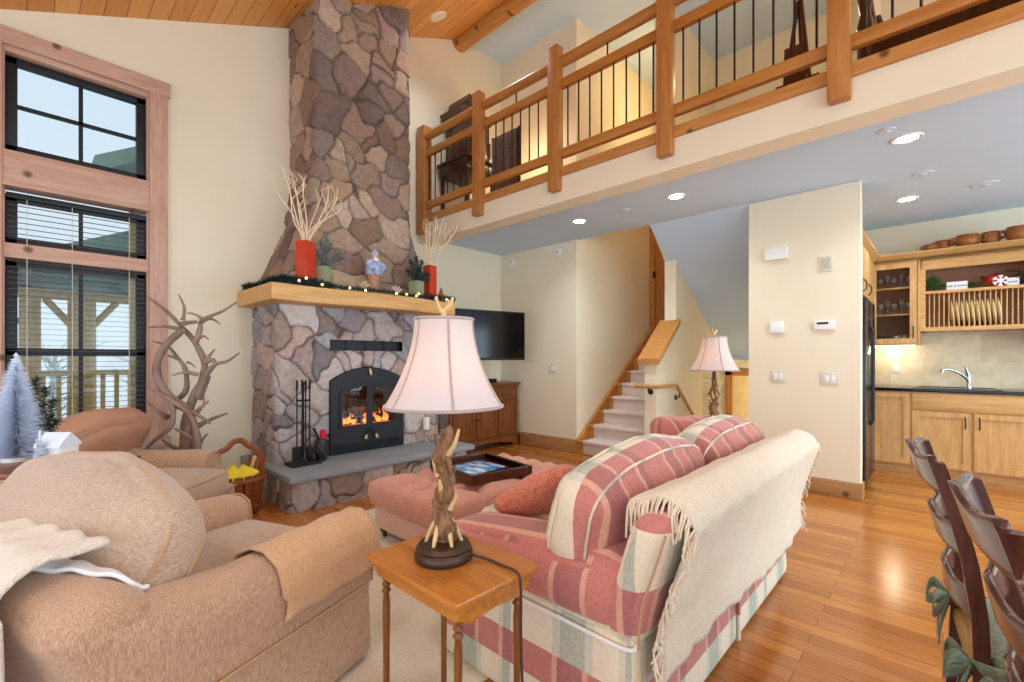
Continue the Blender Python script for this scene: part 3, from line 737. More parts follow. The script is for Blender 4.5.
def armchair(label, loc, rz):
    t = thing('armchair', label, 'armchair', loc, rz, 'tan tweed armchairs')
    b = MB(); b.rbox((0, 0, .17), (.90, .90, .31), .03, seg=8, fn=lambda p: Vector((p.x*(1+.05*(.15-p.z)), p.y*(1+.06*(.15-p.z)), p.z)))
    b.build('base_skirt', mt['tweed'], t, L=True)
    for s in (1, -1):
        b = MB(); b.tube([(s*.462, -.42, .31), (s*.462, .42, .31)], .005, 6); b.build('skirt_welt', mt['piping'], t, L=True)
    b = MB(); b.tube([(-.44, .458, .31), (.44, .458, .31)], .005, 6); b.build('skirt_welt', mt['piping'], t, L=True)
    for s in (1, -1):
        b = MB()
        sec = [(-.075, .29), (.085, .29), (.092, .40), (.098, .47), (.085, .535), (.03, .575), (-.03, .578), (-.085, .55), (-.10, .48), (-.085, .40)]
        yy = [-.44, -.3, -.1, .1, .3, .42, .465]; vs = []; fs = []; n = len(sec)
        for j, y in enumerate(yy):
            k = [1, 1, 1, 1, 1, .97, .86][j]; lift = [.05, .025, 0, -.005, 0, 0, 0][j]
            for x, z in sec: vs.append((s*(.365+x*k), y, .43+(z-.43)*k+lift+.004*math.sin(y*23+x*9)))
        for j in range(len(yy)-1):
            for k in range(n): fs.append((j*n+k, j*n+(k+1) % n, (j+1)*n+(k+1) % n, (j+1)*n+k))
        fs += [tuple(range(n)), tuple(range((len(yy)-1)*n, len(yy)*n))]
        b.add(vs, fs); o = b.build('arm', mt['tweed'], t, L=True, ang=60)
        b = MB(); b.tube([(s*(.365+x*.9), .463, .43+(z-.43)*.9) for x, z in sec], .005, 6, closed=True); b.build('welt', mt['piping'], o, L=True)
    b = MB(); b.rbox((0, .07, .385), (.57, .80, .17), .05, (0, .01, .035), seg=12, fn=crumple(.006, 6, 1)); sc = b.build('seat_cushion', mt['tweedc'], t, L=True, ang=60)
    Mi = Matrix.Identity(4)
    for z in (.062, -.06):
        b = MB(); loop_pipe(b, (0, .07, .385), (.57, .80, 0), 0, Mi, z); b.build('welt', mt['piping'], sc, L=True)
    # frame back, raked
    M = R(math.radians(14), 0, 0)
    b = MB(); b.rbox((0, -.385, .47), (.90, .20, .46), .08, (0, .015, .01), M, 12, lambda p: p+Vector((0, -.06*max(0, p.z/.28)**2, -.05*(p.x/.45)**2*max(0, p.z/.23)))); o = b.build('backrest', mt['tweed'], t, L=True, ang=60)
    for s in (1, -1):
        b = MB(); b.tube(spline([M @ Vector((s*.449, -.02-.06*max(0, z/.28)**2, z-.05*max(0, z/.23)))+Vector((0, -.385, .47)) for z in (-.21, -.1, .05, .14)], 4), .005, 6); b.build('welt', mt['piping'], o, L=True)
    # loose back cushion, plump and slumped
    M2 = R(math.radians(56), 0, math.radians(4)); cc = (-.115, -.235, .645); dd = (.84, .50, .22)
    cr = crumple(.018, 5, 2)
    def fc(p): return cr(p+Vector((0, -.15*max(0, p.x/.42)**1.4*(1 if p.y > 0 else .3)-.03*max(0, -p.x/.42)**2, 0)))
    b = MB(); b.rbox(cc, dd, .085, (.01, .02, .06), M2, 16, fc); bc = b.build('back_cushion', mt['tweedc'], t, L=True, ang=70)
    for z in (-.055, .055):
        b = MB(); loop_pipe(b, cc, (dd[0]+.012, dd[1]+.012), 0, M2, z, .005, 56, fc); b.build('welt', mt['piping'], bc, L=True)
    return t
A1 = armchair('foreground tan tweed armchair with a cloth on its arm and a knit throw behind', (-1.969, .39, .016), math.radians(20.2))
A2 = dup(A1); A2.location = (-3.80, .42, 0); A2.rotation_euler = (0, 0, math.radians(-46.7)); 
for o in A2.children:
    if o.name.startswith('arm'): o.scale = (1, .86, 1); o.location = (0, -.06, 0)
    if o.name.startswith('seat_cushion'): o.location = (0, .05, 0)
    if o.name.startswith('back_cushion'):
        o.data = o.data.copy(); o.data.materials[0] = plain('rust_brown_cloth', lin(190, 142, 114), .5, .4, var=.05, scale=4, bump=.05); o.location = (0, -.13, .0)
A2['label'] = 'tan tweed armchair beneath the window beside the antler sculpture'
def at1(p): return chain(A1) @ Vector(p)
# arm cover cloth over the foreground chair's right arm
def clothpt(a, c):
    y = -.02+.46*a; q = -1+2*c
    sec = [(-.115, .43), (-.112, .50), (-.09, .562), (-.03, .592), (.03, .590), (.092, .548), (.112, .48), (.106, .415), (.10, .37)]
    k = c*(len(sec)-1); i = min(int(k), len(sec)-2); f = k-i
    x = sec[i][0]*(1-f)+sec[i+1][0]*f; z = sec[i][1]*(1-f)+sec[i+1][1]*f
    if c > .8: y += .02*math.sin(c*9)
    return at1((.365+x, y+.03*c, z+.004*math.sin(a*17+c*5)))
b = MB(); b.grid(clothpt, 18, 24)
ac = b.build('arm_cover', mt['armcloth'], None, ang=60, thick=.009)
tag(ac, 'tan cloth arm cover laid over the right arm of the foreground armchair', 'arm cover')
b = MB()
def frontpt(a, c):
    q = PI*(-.12+1.24*a); r = .105
    return at1((.365+r*math.cos(q)*1.02, .475+.006*math.sin(a*9)-.02*(1-c), .475+r*math.sin(q)*c*1.05+(0 if c > .3 else -.06*(1-c/.3))))
# cream knit throw over the foreground chair's back
def thr(a, c):
    s = c*1.10; x = -.16+.44*a
    ripple = .012*math.sin(a*22+c*3)
    if s < .14: p = (x, -.36-s*.6+ripple*.3, .735+ripple*.4)
    elif s < .30:
        q = (s-.14)/.16*PI/2; p = (x, -.444-.135*math.sin(q)+ripple*.2, .645+.10*math.cos(q)+ripple*.2)
    else: p = (x+.05*math.sin(s*3), -.585-ripple-.02*(s-.30), .645-(s-.30)*.74)
    return at1(p)
b = MB(); b.grid(thr, 40, 40)
tw = b.build('throw_blanket', mt['throw'], None, ang=70, thick=.012)
tag(tw, 'cream knit throw hanging over the back of the foreground armchair', 'throw blanket')
from mathutils.bvhtree import BVHTree
bv = []; bf = []
for o in A1.children:                                   # the chair's own surface, so the sheet lies on it
    if o.name.startswith(('backrest', 'arm')):
        k = len(bv); bv += [v.co.copy() for v in o.data.vertices]; bf += [[k+q for q in p.vertices] for p in o.data.polygons]
tree_ = BVHTree.FromPolygons(bv, bf)
def sheetp(a, c):
    x = .10+.265*a; y = -.475+.135*a**1.5+(.10-.06*a)*(c-.35)
    h = tree_.ray_cast(Vector((x, y, 1.4)), Vector((0, 0, -1)))[0]
    return at1((x, y, (h.z if h else .6)+.010+.004*math.sin(a*23+c*4)))
b = MB(); b.grid(sheetp, 36, 8)
tag(b.build('folded_sheet', mt['white'], None, ang=70, thick=.010), 'white folded sheet tucked behind the back cushion of the foreground armchair', 'sheet')

# ---------------------------------------------------------------- sofa (back towards the dining side)
SX, SY = -1.1, 2.1
so = thing('sofa', 'rose and cream plaid sofa with a fringed cream throw over its back', 'sofa', (SX, SY, 0))
b = MB(); b.rbox((-1.105, 2.1, .21), (.91, 1.80, .40), .03, seg=10, fn=lambda p: Vector((p.x*(1-.06*(p.z)), p.y*(1-.03*p.z), p.z))); body = b.build('skirt_base', mt['plaid_body'], so, ang=50)
for y in (1.205, 2.985):
    yy = 1.34 if y < 2 else 2.86
    b = MB(); b.rbox((-1.12, yy, .477), (.90, .28, .20), .085, (.0, .025, .02), seg=14, fn=lambda p: p+Vector((0, 0, (.10*p.x+.005)*max(0, p.z/.1)))); o = b.build('arm', mt['plaid_body'], so, ang=70)
    b = MB(); ye = 1.2 if y < 2 else 3.0
    b.tube(spline([(-1.56, ye+.02, .395), (-1.3, ye-.006*(1 if y < 2 else -1), .39), (-.9, ye-.006, .385), (-.68, ye+.0, .38), (-.655, ye+.03, .385)], 5), .006, 6); b.build('welt', mt['white'], o)
def sback(p):
    return p+Vector((.11*max(0, (p.z+.18)/.4)**1.3+.01*math.sin(p.y*7)*max(0, p.z), 0, .012*math.sin(p.y*3+.5)))
b = MB(); b.rbox((-.70, 2.1, .59), (.13, 1.80, .415), .06, (.01, .015, .0), None, 16, sback); bk = b.build('backrest', mt['plaid_back'], so, ang=70)
b = MB(); b.tube(spline([(-.632, 1.195, .40), (-.618, 1.19, .52), (-.575, 1.19, .66), (-.552, 1.20, .745)], 5), .004, 6); b.build('welt', mt['piping'], bk)
for i, y in enumerate((1.80, 2.42)):
    b = MB(); b.rbox((-1.30, 2.1+(-.31 if i == 0 else .31), .44), (.68, .61, .16), .05, (.02, .01, .03), seg=12, fn=crumple(.004, 5, i)); b.build('seat_cushion', mt['plaid_seat'], so, ang=70)
for i, (y, ln, hh) in enumerate(((1.715, .98, .41), (2.625, .88, .42))):
    M = R(0, math.radians(13), math.radians(2-3*i))
    cr = crumple(.016, 4, i+5)
    def fcu(p): return cr(p+Vector((.0, 0, -.03*(p.y/.4)**2 if p.z > 0 else .02*(p.y/.4)**2)))
    c = (-.915, y, .675); d = (.23, ln, hh)
    b = MB(); b.rbox(c, d, .09, (.055, .02, .02), M, 16, fcu); o = b.build('back_cushion', mt['plaid_cush'], so, ang=75)
    for x in (-.07, .07):
        b = MB(); pts = []
        for k in range(56):
            q = 2*PI*k/56; e = 2/5.0; cy_, sz_ = math.cos(q), math.sin(q)
            p = Vector((x, (ln/2+.006)*abs(cy_)**e*(1 if cy_ > 0 else -1), (hh/2+.006)*abs(sz_)**e*(1 if sz_ > 0 else -1)))
            pts.append(M @ fcu(p)+Vector(c))
        b.tube(pts, .005, 6, closed=True); b.build('welt', mt['plaid_seat'], o)
b = MB(); b.box((-.648, 2.09, .02), (-.632, 2.11, .30), .004); b.build('skirt_pleat', mt['plaid_body'], so)
# small pillows
b = MB(); b.rbox((-1.33, 1.66, .60), (.40, .40, .07), .034, (0, 0, .065), R(math.radians(-24), math.radians(-30), math.radians(20)), 14, crumple(.014, 6, 3))
o = tag(b.build('throw_pillow', mt['orangep'], None, ang=70), 'coral throw pillow lying against the near arm of the plaid sofa', 'pillow')
b = MB(); b.rbox((-1.17, 2.78, .70), (.15, .42, .36), .06, (.04, 0, 0), R(0, math.radians(-16), math.radians(-18)), 12, crumple(.012, 5, 4))
tag(b.build('throw_pillow', plaid('rose_pillow_plaid', [(-1, 1)], .3), None, ang=70), 'dusky rose pillow peeking over the far end of the plaid sofa', 'pillow')
# boucle throw over the sofa back
def backx(z): return -.632+.11*max(0, (z-.42)/.4)**1.3
def throwp(a, c):
    y = 1.30+1.76*a; s = c*.80
    rip = .006*math.sin(a*19+c*4)+.004*math.sin(a*47)
    if s < .14: return Vector((-.715+s*.6, y, .812-.03*(1-s/.14)+rip*.5))
    if s < .30:
        q = (s-.14)/.16*PI/2; return Vector((-.631+.105*math.sin(q), y, .755+.060*math.cos(q)+rip*.4))
    z = .755-(s-.30)*.97
    sag = .06*math.sin(a*5.5+.6)*(s-.3)
    return Vector((backx(z)+.028+abs(rip)*1.6, y-.05*(1-a)*(s-.3), z+sag-.03*(1-a)*(s-.3)))
b = MB(); b.grid(throwp, 70, 44)
tb = tag(b.build('throw_blanket', mt['sofathrow'], None, ang=75, thick=.014), 'cream boucle throw with fringe draped over the back of the plaid sofa', 'throw blanket')
rnd = random.Random(3); b = MB()
for k in range(100):
    c = k/99
    for a, sg in ((0, -1), (1, 1)):
        p = throwp(a, c); L = rnd.uniform(.06, .11)
        if sg > 0 and k % 2: continue
        dz = -.6 if c > .3 else -.9
        q1 = p+Vector((rnd.uniform(-.004, .016), sg*L*.38+rnd.uniform(-.01, .01), -.02)); q2 = p+Vector((rnd.uniform(-.008, .022), sg*L*.45+rnd.uniform(-.015, .015), dz*L))
        b.tube(spline([p, q1, q2], 3), .0035, 5)
b.build('fringe', mt['sofathrow'], tb)['kind'] = 'stuff'

# ---------------------------------------------------------------- antler lamps
def lamp(label, loc, rz=0):
    t = thing('table_lamp', label, 'lamp', loc, rz, 'antler table lamps')
    b = MB(); b.lathe([(.0, 0), (.088, 0), (.092, .008), (.092, .022), (.084, .032), (.087, .038), (.078, .05), (.03, .058), (0, .058)], n=32); b.build('base', mt['bronze'], t, L=True)
    st = []
    for k in range(13):
        z = .05+.365*k/12; st.append((.010*math.sin(k*1.3), .010*math.cos(k*1.7), z))
    b = MB(); b.tube(spline(st, 3), [(.036-.016*i/36)*(1+.13*math.sin(i*1.7)) for i in range(37)], 12); s = b.build('antler_stem', mt['bark'], t, L=True, ang=60)
    rn = random.Random(5); spec = []
    for k in range(6): spec.append((2*PI*k/6+.3, .10, .085, -.07))                     # splayed roots
    for k in range(8): spec.append((k*2.4, .17+.027*k, rn.uniform(.034, .056), rn.choice((-.04, .038, .034))))
    spec.append((-.55, .345, .11, .07)); spec.append((2.4, .30, .07, -.03))
    for i, (q, z, L, dz) in enumerate(spec):
        r0 = .016; c, s_ = math.cos(q), math.sin(q); w = L*.55
        pts = spline([(r0*c, r0*s_, z-.02 if dz > 0 else z+.03), (r0*c+w*.6*c, r0*s_+w*.6*s_, z+dz*.25), (r0*c+w*c, r0*s_+w*s_, z+dz)], 4)
        b = MB(); b.tube(pts, taper(.0105, .004, len(pts)), 8); b.build('antler_tine', mt['bone'] if i % 2 == 0 or i < 6 else mt['bark'], t, L=True)
    prof = []
    for k in range(15):
        u = k/14; prof.append((.094+.090*(1-u)**1.9+.004*(1-u), .482+.273*u))
    b = MB(); vs = []; fs = []; n = 48
    for r, z in prof:
        for k in range(n):
            q = 2*PI*k/n; sc = 1-.035*(1-abs(math.cos(3*q)))
            vs.append((r*sc*math.cos(q), r*sc*math.sin(q), z))
    for j in range(len(prof)-1):
        for k in range(n): fs.append((j*n+k, j*n+(k+1) % n, (j+1)*n+(k+1) % n, (j+1)*n+k))
    b.add(vs, fs); sh = b.build('lamp_shade', mt['shade'], t, L=True, ang=60)
    b = MB()
    for k in range(6):
        q = PI*k/3; b.tube([(r*1.003*math.cos(q), r*1.003*math.sin(q), z) for r, z in prof], .0035, 5)
    for j in (0, -1):
        r, z = prof[j]; b.tube([(r*(1-.035*(1-abs(math.cos(3*2*PI*k/48))))*math.cos(2*PI*k/48), r*(1-.035*(1-abs(math.cos(3*2*PI*k/48))))*math.sin(2*PI*k/48), z) for k in range(48)], .005, 6, closed=True)
    b.build('shade_braid', mt['shadetrim'], sh, L=True)
    b = MB(); b.lathe([(.014, .40), (.016, .44), (.014, .50), (.006, .52), (.005, .76), (.02, .762), (.004, .77)], n=12)
    for k in range(3):
        q = 2*PI*k/3; b.tube([(0, 0, .745), (.10*math.cos(q), .10*math.sin(q), .752)], .0022, 5)
    b.build('socket_and_harp', mt['bronze'], t, L=True)
    b = MB(); b.lathe([(.001, .52), (.018, .53), (.030, .58), (.026, .62), (.001, .645)], n=16); b.build('light_bulb', emis('lamp_bulb_glow', (1, .72, .38, 1), 6), t, L=True)
    b = MB()
    b.tube(spline([(0, 0, .765), (0, .004, .785), (.022, .0, .80), (.03, 0, .825)], 4), taper(.010, .005, 13), 8)
    b.tube(spline([(0, 0, .775), (-.016, .0, .795), (-.026, 0, .83)], 4), taper(.009, .004, 9), 8); b.tube([(.022, 0, .80), (.012, .004, .82)], [.006, .003], 6)
    b.build('antler_finial', mt['bone'], t, L=True)
    M = chain(t)
    light('lamp_bulb_light', 'POINT', M @ Vector((0, 0, .60)), 6, (1, .64, .34), .03)
    return t
b0 = lamp('large antler stem table lamp in front, beside the near sofa arm', (-1.153, .908, .60), math.radians(30))
lamp('antler stem table lamp standing beyond the far end of the sofa', (-1.375, 3.90, .655), math.radians(70))
b = MB(); b.tube(spline([(-1.10, .955, .615), (-1.03, .985, .606), (-.97, .985, .606), (-.905, .985, .604), (-.893, .985, .56), (-.897, .99, .42), (-.90, 1.0, .2), (-.91, 1.0, .01)], 6), .0045, 6)
b.build('power_cord', mt['cord'], b0)

def side_table(label, c, d, h, rz=0):
    t = thing('side_table', label, 'side table', (c[0], c[1], 0), rz, 'wooden lamp tables')
    b = MB(); b.rbox((0, 0, h-.011), (d[0], d[1], .022), .008, seg=5); b.build('table_top', mt['tablewood'], t, L=True)
    b = MB()
    for s in (1, -1):
        b.box((-d[0]/2+.03, s*(d[1]/2-.035)-.008, h-.07), (d[0]/2-.03, s*(d[1]/2-.035)+.008, h-.02), .002)
        b.prism([(-d[1]/2+.025, h-.02), (d[1]/2-.025, h-.02), (d[1]/2-.025, h-.06), (d[1]/2-.07, h-.085), (0, h-.075), (-d[1]/2+.07, h-.085), (-d[1]/2+.025, h-.06)], 'x', s*(d[0]/2-.03)-.008, s*(d[0]/2-.03)+.008)
    b.build('apron', mt['tablewood'], t, L=True)
    for sx in (1, -1):
        for sy in (1, -1):
            b = MB(); b.lathe([(.013, 0), (.015, .01), (.010, .03), (.0105, h*.5), (.012, h-.16), (.009, h-.13), (.015, h-.12), (.009, h-.11), (.015, h-.10), (.009, h-.09), (.014, h-.08), (.014, h-.022)], (sx*(d[0]/2-.05), sy*(d[1]/2-.05), 0), 12); b.build('leg', mt['tablez'], t, L=True)
    return t
side_table('small maple side table carrying the antler lamp beside the near sofa arm', (-1.135, .918), (.46, .335), .60)
side_table('wooden side table carrying the antler lamp beyond the far end of the sofa', (-1.375, 3.90), (.50, .50), .655)

# ---------------------------------------------------------------- tufted ottoman
ot = thing('ottoman', 'large rose tufted ottoman on turned feet in front of the hearth', 'ottoman', (-2.45, 2.255, 0))
ox0, ox1, oy0, oy1 = -2.84, -2.06, 1.62, 2.90
b = MB(); b.rbox(((ox0+ox1)/2, (oy0+oy1)/2, .16), (ox1-ox0-.02, oy1-oy0-.02, .15), .015, seg=6); b.build('base', mt['rosebase'], ot)
tufts = []
for i in range(6):
    for j in range(3 if i % 2 == 0 else 4):
        tufts.append((oy0+.13+(oy1-oy0-.26)*i/5, ox0+.14+(ox1-ox0-.28)*((j+.5)/3 if i % 2 == 0 else j/3)))
segs = []
for i, p in enumerate(tufts):
    for q in tufts[i+1:]:
        if math.hypot(p[0]-q[0], p[1]-q[1]) < .30 and abs(p[0]-q[0]) > .05: segs.append((p, q))
def edge_y(p):
    out = []
    if p[0] < oy0+.2: out.append((oy0, p[1]))
    if p[0] > oy1-.2: out.append((oy1, p[1]))
    if p[1] < ox0+.2: out.append((p[0], ox0))
    if p[1] > ox1-.2: out.append((p[0], ox1))
    return out
for p in tufts:
    for q in edge_y(p): segs.append((p, q))
def segd(a, c, p, q):
    ax, ay = q[0]-p[0], q[1]-p[1]; t = max(0, min(1, ((a-p[0])*ax+(c-p[1])*ay)/(ax*ax+ay*ay)))
    return math.hypot(a-p[0]-t*ax, c-p[1]-t*ay)
def ottop(u, v):
    # unwrapped: 0..1 over side, top, side via rounded profile
    U, V = -1.16+2.32*u, -1.2+2.4*v
    def ax(w, h, r):
        if abs(w) <= 1: return w*h, 0
        return math.copysign(h, w), abs(w)-1
    hx, hy = (oy1-oy0)/2, (ox1-ox0)/2
    y, ey = ax(U, hx, 0); x, ex = ax(V, hy, 0)
    cy, cx = (oy0+oy1)/2+y, (ox0+ox1)/2+x
    dm = min(math.hypot(cy-p[0], cx-p[1]) for p in tufts)
    ds = min(segd(cy, cx, p, q) for p, q in segs)
    ed = min(hx-abs(y), hy-abs(x))
    dome = .425-.045*math.exp(-ed/.05)
    z = dome+.012-.095*math.exp(-(dm/.06)**1.2)-.020*math.exp(-(ds/.026)**1.4)
    drop = max(ey/.16, ex/.2)
    out = .022*math.sin(PI*min(1, drop*.9+.12)) if drop > 0 else .008*math.exp(-ed/.03)
    pl = -.014*math.exp(-(ds/.022)**1.4) if drop > 0 else 0
    if drop > 0: z = z-drop*.15
    sy = math.copysign(1, U) if abs(U) > 1 else 0; sx = math.copysign(1, V) if abs(V) > 1 else 0
    return Vector((cx+sx*(out+pl), cy+sy*(out+pl), z))
b = MB(); b.grid(ottop, 150, 100); b.build('tufted_cushion', mt['rose'], ot, ang=80)
for p in tufts:
    b = MB(); b.ball((p[1], p[0], .346), .016, 10, (1, 1, .5)); b.build('button', mt['rose'], ot)
for x in (ox0+.06, ox1-.06):
    for y in (oy0+.06, oy1-.06):
        b = MB(); b.lathe([(.012, .016), (.018, .03), (.014, .04), (.03, .06), (.034, .075), (.024, .09), (.028, .10)], (x, y, 0), 14); b.build('foot', mt['dark'], ot)
ty = thing('serving_tray', 'dark wooden tray with a blue picture resting on the rose ottoman', 'tray', (-2.42, 2.23, .42), math.radians(-10))
b = MB(); b.box((-.27, -.23, .005), (.27, .23, .02)); b.build('tray_bottom', mt['tray'], ty, L=True)
b = MB()
b.box((-.29, -.25, 0), (.29, -.225, .065), .005); b.box((-.29, .225, 0), (.29, .25, .065), .005); b.box((-.29, -.225, 0), (-.265, .225, .065), .005); b.box((.265, -.225, 0), (.29, .225, .065), .005); b.build('tray_rim', mt['tray'], ty, L=True)
b = MB(); b.box((.288, -.07, .025), (.294, .07, .045), .002); b.build('handle_slot', mt['dark'], ty, L=True)
t = NT('magazine_cover'); f = t.noise(t.mapped((3, 6, 1)), 2.5, 5)
mt['mag'] = t.set(t.ramp(f, [(.36, lin(40, 110, 190)), (.5, lin(120, 180, 226)), (.62, lin(236, 240, 244))]), .25)
b = MB(); b.box((-2.58, 1.99, .446), (-2.30, 2.37, .456), .001, None)
tag(b.build('magazine', mt['mag']), 'blue and white glossy magazine lying in the dark tray', 'magazine')

# ---------------------------------------------------------------- console, receiver, television
co = thing('console_cabinet', 'carved brown wooden console cabinet in the corner under the television', 'cabinet', (-4.68, 4.27, 0))
b = MB(); b.box((-4.87, 3.64, .10), (-4.49, 4.88, .86), .004); b.build('body', mt['console'], co)
b = MB(); b.box((-4.89, 3.61, .86), (-4.455, 4.91, .90), .01); b.box((-4.88, 3.625, .835), (-4.47, 4.895, .862), .01); b.build('top', mt['console'], co)
b = MB(); b.prism([(3.62, 0), (3.62, .14), (4.90, .14), (4.90, 0), (4.80, 0), (4.72, .05), (4.60, .06), (4.52, .085), (4.0, .085), (3.92, .06), (3.8, .05), (3.72, 0)], 'x', -4.50, -4.47)
b.prism([(-4.87, 0), (-4.87, .14), (-4.47, .14), (-4.47, 0), (-4.54, 0), (-4.58, .06), (-4.76, .06), (-4.8, 0)], 'y', 4.87, 4.9); b.build('bracket_base', mt['console'], co)
for i in range(3):
    y0 = 3.67+i*.405; y1 = y0+.385
    b = MB(); b.box((-4.495, y0, .66), (-4.475, y1, .82), .004); o = b.build('drawer', mt['console'], co)
    b = MB(); b.rbox((-4.47, (y0+y1)/2, .74), (.02, .24, .07), .008, (.008, 0, 0), seg=6); b.build('carving', mt['console'], o)
    b = MB(); b.ball((-4.455, (y0+y1)/2, .74), .014); b.build('knob', mt['bronze'], o)
    b = MB(); ring(b, [(y0, .17), (y1, .17), (y1, .64), (y0, .64)], [(y0+.06, .23), (y1-.06, .23), (y1-.06, .58), (y0+.06, .58)], -4.495, -4.472); b.box((-4.495, y0+.06, .23), (-4.482, y1-.06, .58)); b.box((-4.49, y0+.085, .255), (-4.475, y1-.085, .555), .01); d = b.build('door', mt['console'], co)
    b = MB(); b.ball((-4.46, y1-.03 if i != 1 else y0+.03, .42), .012); b.build('knob', mt['bronze'], d)
b = MB(); b.box((-4.78, 4.08, .90), (-4.55, 4.52, .955), .006); o = tag(b.build('media_receiver', mt['tv']), 'black media receiver box on the console under the television', 'receiver')
b = MB(); b.box((-4.551, 4.40, .915), (-4.546, 4.46, .935)); b.build('display', mt['insert'], o)
P0, P1 = Vector((-4.33, 3.50, 0)), Vector((-4.06, 4.56, 0)); dv = (P1-P0).normalized(); ang = math.atan2(dv.y, dv.x)
tvo = thing('television', 'flat black television angled out from the corner on a wall arm', 'television', ((P0.x+P1.x)/2, (P0.y+P1.y)/2, 1.215), ang)
wd = (P1-P0).length
b = MB(); b.box((-wd/2, 0, 0), (wd/2, .05, .635), .008); b.build('housing', mt['black'], tvo, L=True)
b = MB(); b.box((-wd/2+.015, -.003, .03), (wd/2-.015, .002, .62)); b.build('screen', mt['tv'], tvo, L=True, ang=0)
b = MB(); b.box((-.1, .05, .2), (.1, .08, .45), .004); b.build('mount_plate', mt['iron'], tvo, L=True)
b = MB(); p = chain(tvo) @ Vector((0, .08, .33)); b.tube([p, (-4.70, 4.25, p.z), (-4.9, 4.35, p.z)], .018, 8); b.box((-4.9, 4.22, 1.38), (-4.875, 4.48, 1.72), .004); b.build('wall_arm', mt['iron'], tvo)

# ---------------------------------------------------------------- antler sculpture, traced as branching solid horns
an = thing('antler_sculpture', 'tall sculpture of twined grey antlers standing beside the window', 'sculpture', (-4.5, .95, 0))
Fv = Vector((-math.sin(math.radians(43.3)), math.cos(math.radians(43.3)), 0)); Rv = Vector((Fv.y, -Fv.x, 0))
def ap(x, y, dep=0):
    u, v = 140+x/4.01, 290+y/4.01; d = 3.66+dep*.7
    return Fv*d+Rv*((u-512)/457*d)+Vector((0, 0, 1.23+d*(359-v)/457))
rn = random.Random(12)
def horn(pts, r0, r1, d0=0, d1=0):
    n = len(pts); q = spline([ap(x, y, d0+(d1-d0)*i/(n-1)) for i, (x, y) in enumerate(pts)], 5)
    b = MB(); b.tube(q, [r*(1+.07*math.sin(i*1.1+r0*900)) for i, r in enumerate(taper(r0, r1, len(q)))], 10); b.build('antler', mt['antler'], an, ang=70)
horn([(205, 878), (215, 700), (190, 630), (200, 500), (160, 460), (110, 420), (70, 350), (72, 280), (110, 215), (170, 160)], .040, .026, 0, -.06)
horn([(195, 878), (190, 700), (180, 630), (185, 530), (215, 430), (250, 360), (258, 290), (220, 210), (170, 150), (100, 80), (35, 30)], .046, .010, .03, .10)
horn([(215, 878), (230, 640), (222, 560), (200, 500), (130, 445), (70, 410), (25, 385)], .034, .007, -.08, -.12)
horn([(150, 440), (185, 400), (182, 320), (150, 270), (110, 225), (50, 205)], .024, .007, .10, .12)
horn([(230, 430), (262, 350), (300, 300), (350, 285), (398, 252)], .026, .006, 0, -.14)
horn([(222, 215), (240, 160), (252, 120), (330, 85), (388, 48)], .024, .006, .04, .02)
horn([(250, 130), (242, 110), (215, 96), (188, 92)], .016, .005, .04, -.1); horn([(250, 125), (285, 115), (322, 136)], .016, .005, .04, -.08)
horn([(172, 120), (178, 70), (155, 18)], .016, .005, .05, .12); horn([(170, 135), (200, 130), (228, 128)], .020, .012, -.02, -.05)
horn([(235, 340), (180, 330), (130, 342)], .018, .005, 0, -.14); horn([(262, 290), (280, 262), (300, 238)], .018, .006, .02, .1)
horn([(262, 292), (292, 280), (300, 300), (282, 318)], .018, .012, -.03, -.06)
horn([(190, 290), (205, 295), (222, 310)], .012, .004, -.05, -.1); horn([(150, 275), (130, 268), (108, 262)], .014, .005, .1, .05)
horn([(170, 160), (100, 146), (35, 150)], .018, .005, -.05, .15); horn([(110, 510), (62, 480), (24, 444)], .022, .006, .05, .16)
horn([(125, 440), (132, 490), (122, 550), (60, 602), (8, 656)], .026, .010, -.08, -.22)
horn([(232, 545), (290, 516), (352, 494)], .022, .006, 0, .08); horn([(160, 460), (238, 505), (282, 536)], .020, .006, -.05, -.18)
horn([(225, 640), (245, 608), (270, 576)], .018, .006, 0, .05); horn([(235, 612), (190, 582), (140, 556)], .020, .008, -.08, -.12)
horn([(222, 500), (246, 470), (276, 444)], .020, .006, 0, .06); horn([(250, 470), (256, 448), (256, 428)], .012, .004, .03, .06)
horn([(170, 640), (130, 630), (88, 600)], .022, .007, .05, .1); horn([(238, 440), (258, 400), (282, 345)], .020, .006, .05, .1)
horn([(222, 210), (250, 185), (275, 198)], .016, .005, 0, -.1)
b = MB(); b.lathe([(.16, 0), (.16, .03), (.12, .045), (0, .045)], (ap(205, 860).x, ap(205, 860).y, 0), 24); b.build('base', mt['dark'], an)

# ================================================================== MANTEL DECORATION
MZ = 1.872
def sqvase(name, label, x, y, w, h, m, rz, grp):
    t = thing(name, label, 'vase', (x, y, MZ), rz, grp)
    b = MB(); vs = []; fs = []
    prof = [(w*.46, 0), (w*.5, .01), (w*.5, h-.01), (w*.485, h), (w*.42, h), (w*.42, .03)]
    for r, z in prof:
        for a, c in ((-1, -1), (1, -1), (1, 1), (-1, 1)): vs.append((a*r, c*r, z))
    for i in range(len(prof)-1):
        for k in range(4): fs.append((i*4+k, i*4+(k+1) % 4, (i+1)*4+(k+1) % 4, (i+1)*4+k))
    fs += [(3, 2, 1, 0), tuple(range(20, 24))]
    b.add(vs, fs); b.build('body', m, t, L=True, ang=30)
    b = MB(); b.box((-w*.42, -w*.42, h*.8), (w*.42, w*.42, h*.8+.01)); b.build('filling', mt['dark'], t, L=True, ang=0); return t
sqvase('tall_vase', 'tall square red vase of pale twigs on the window end of the mantel', -4.12, 1.70, .115, .40, mt['redvase'], .5, 'red mantel vases')
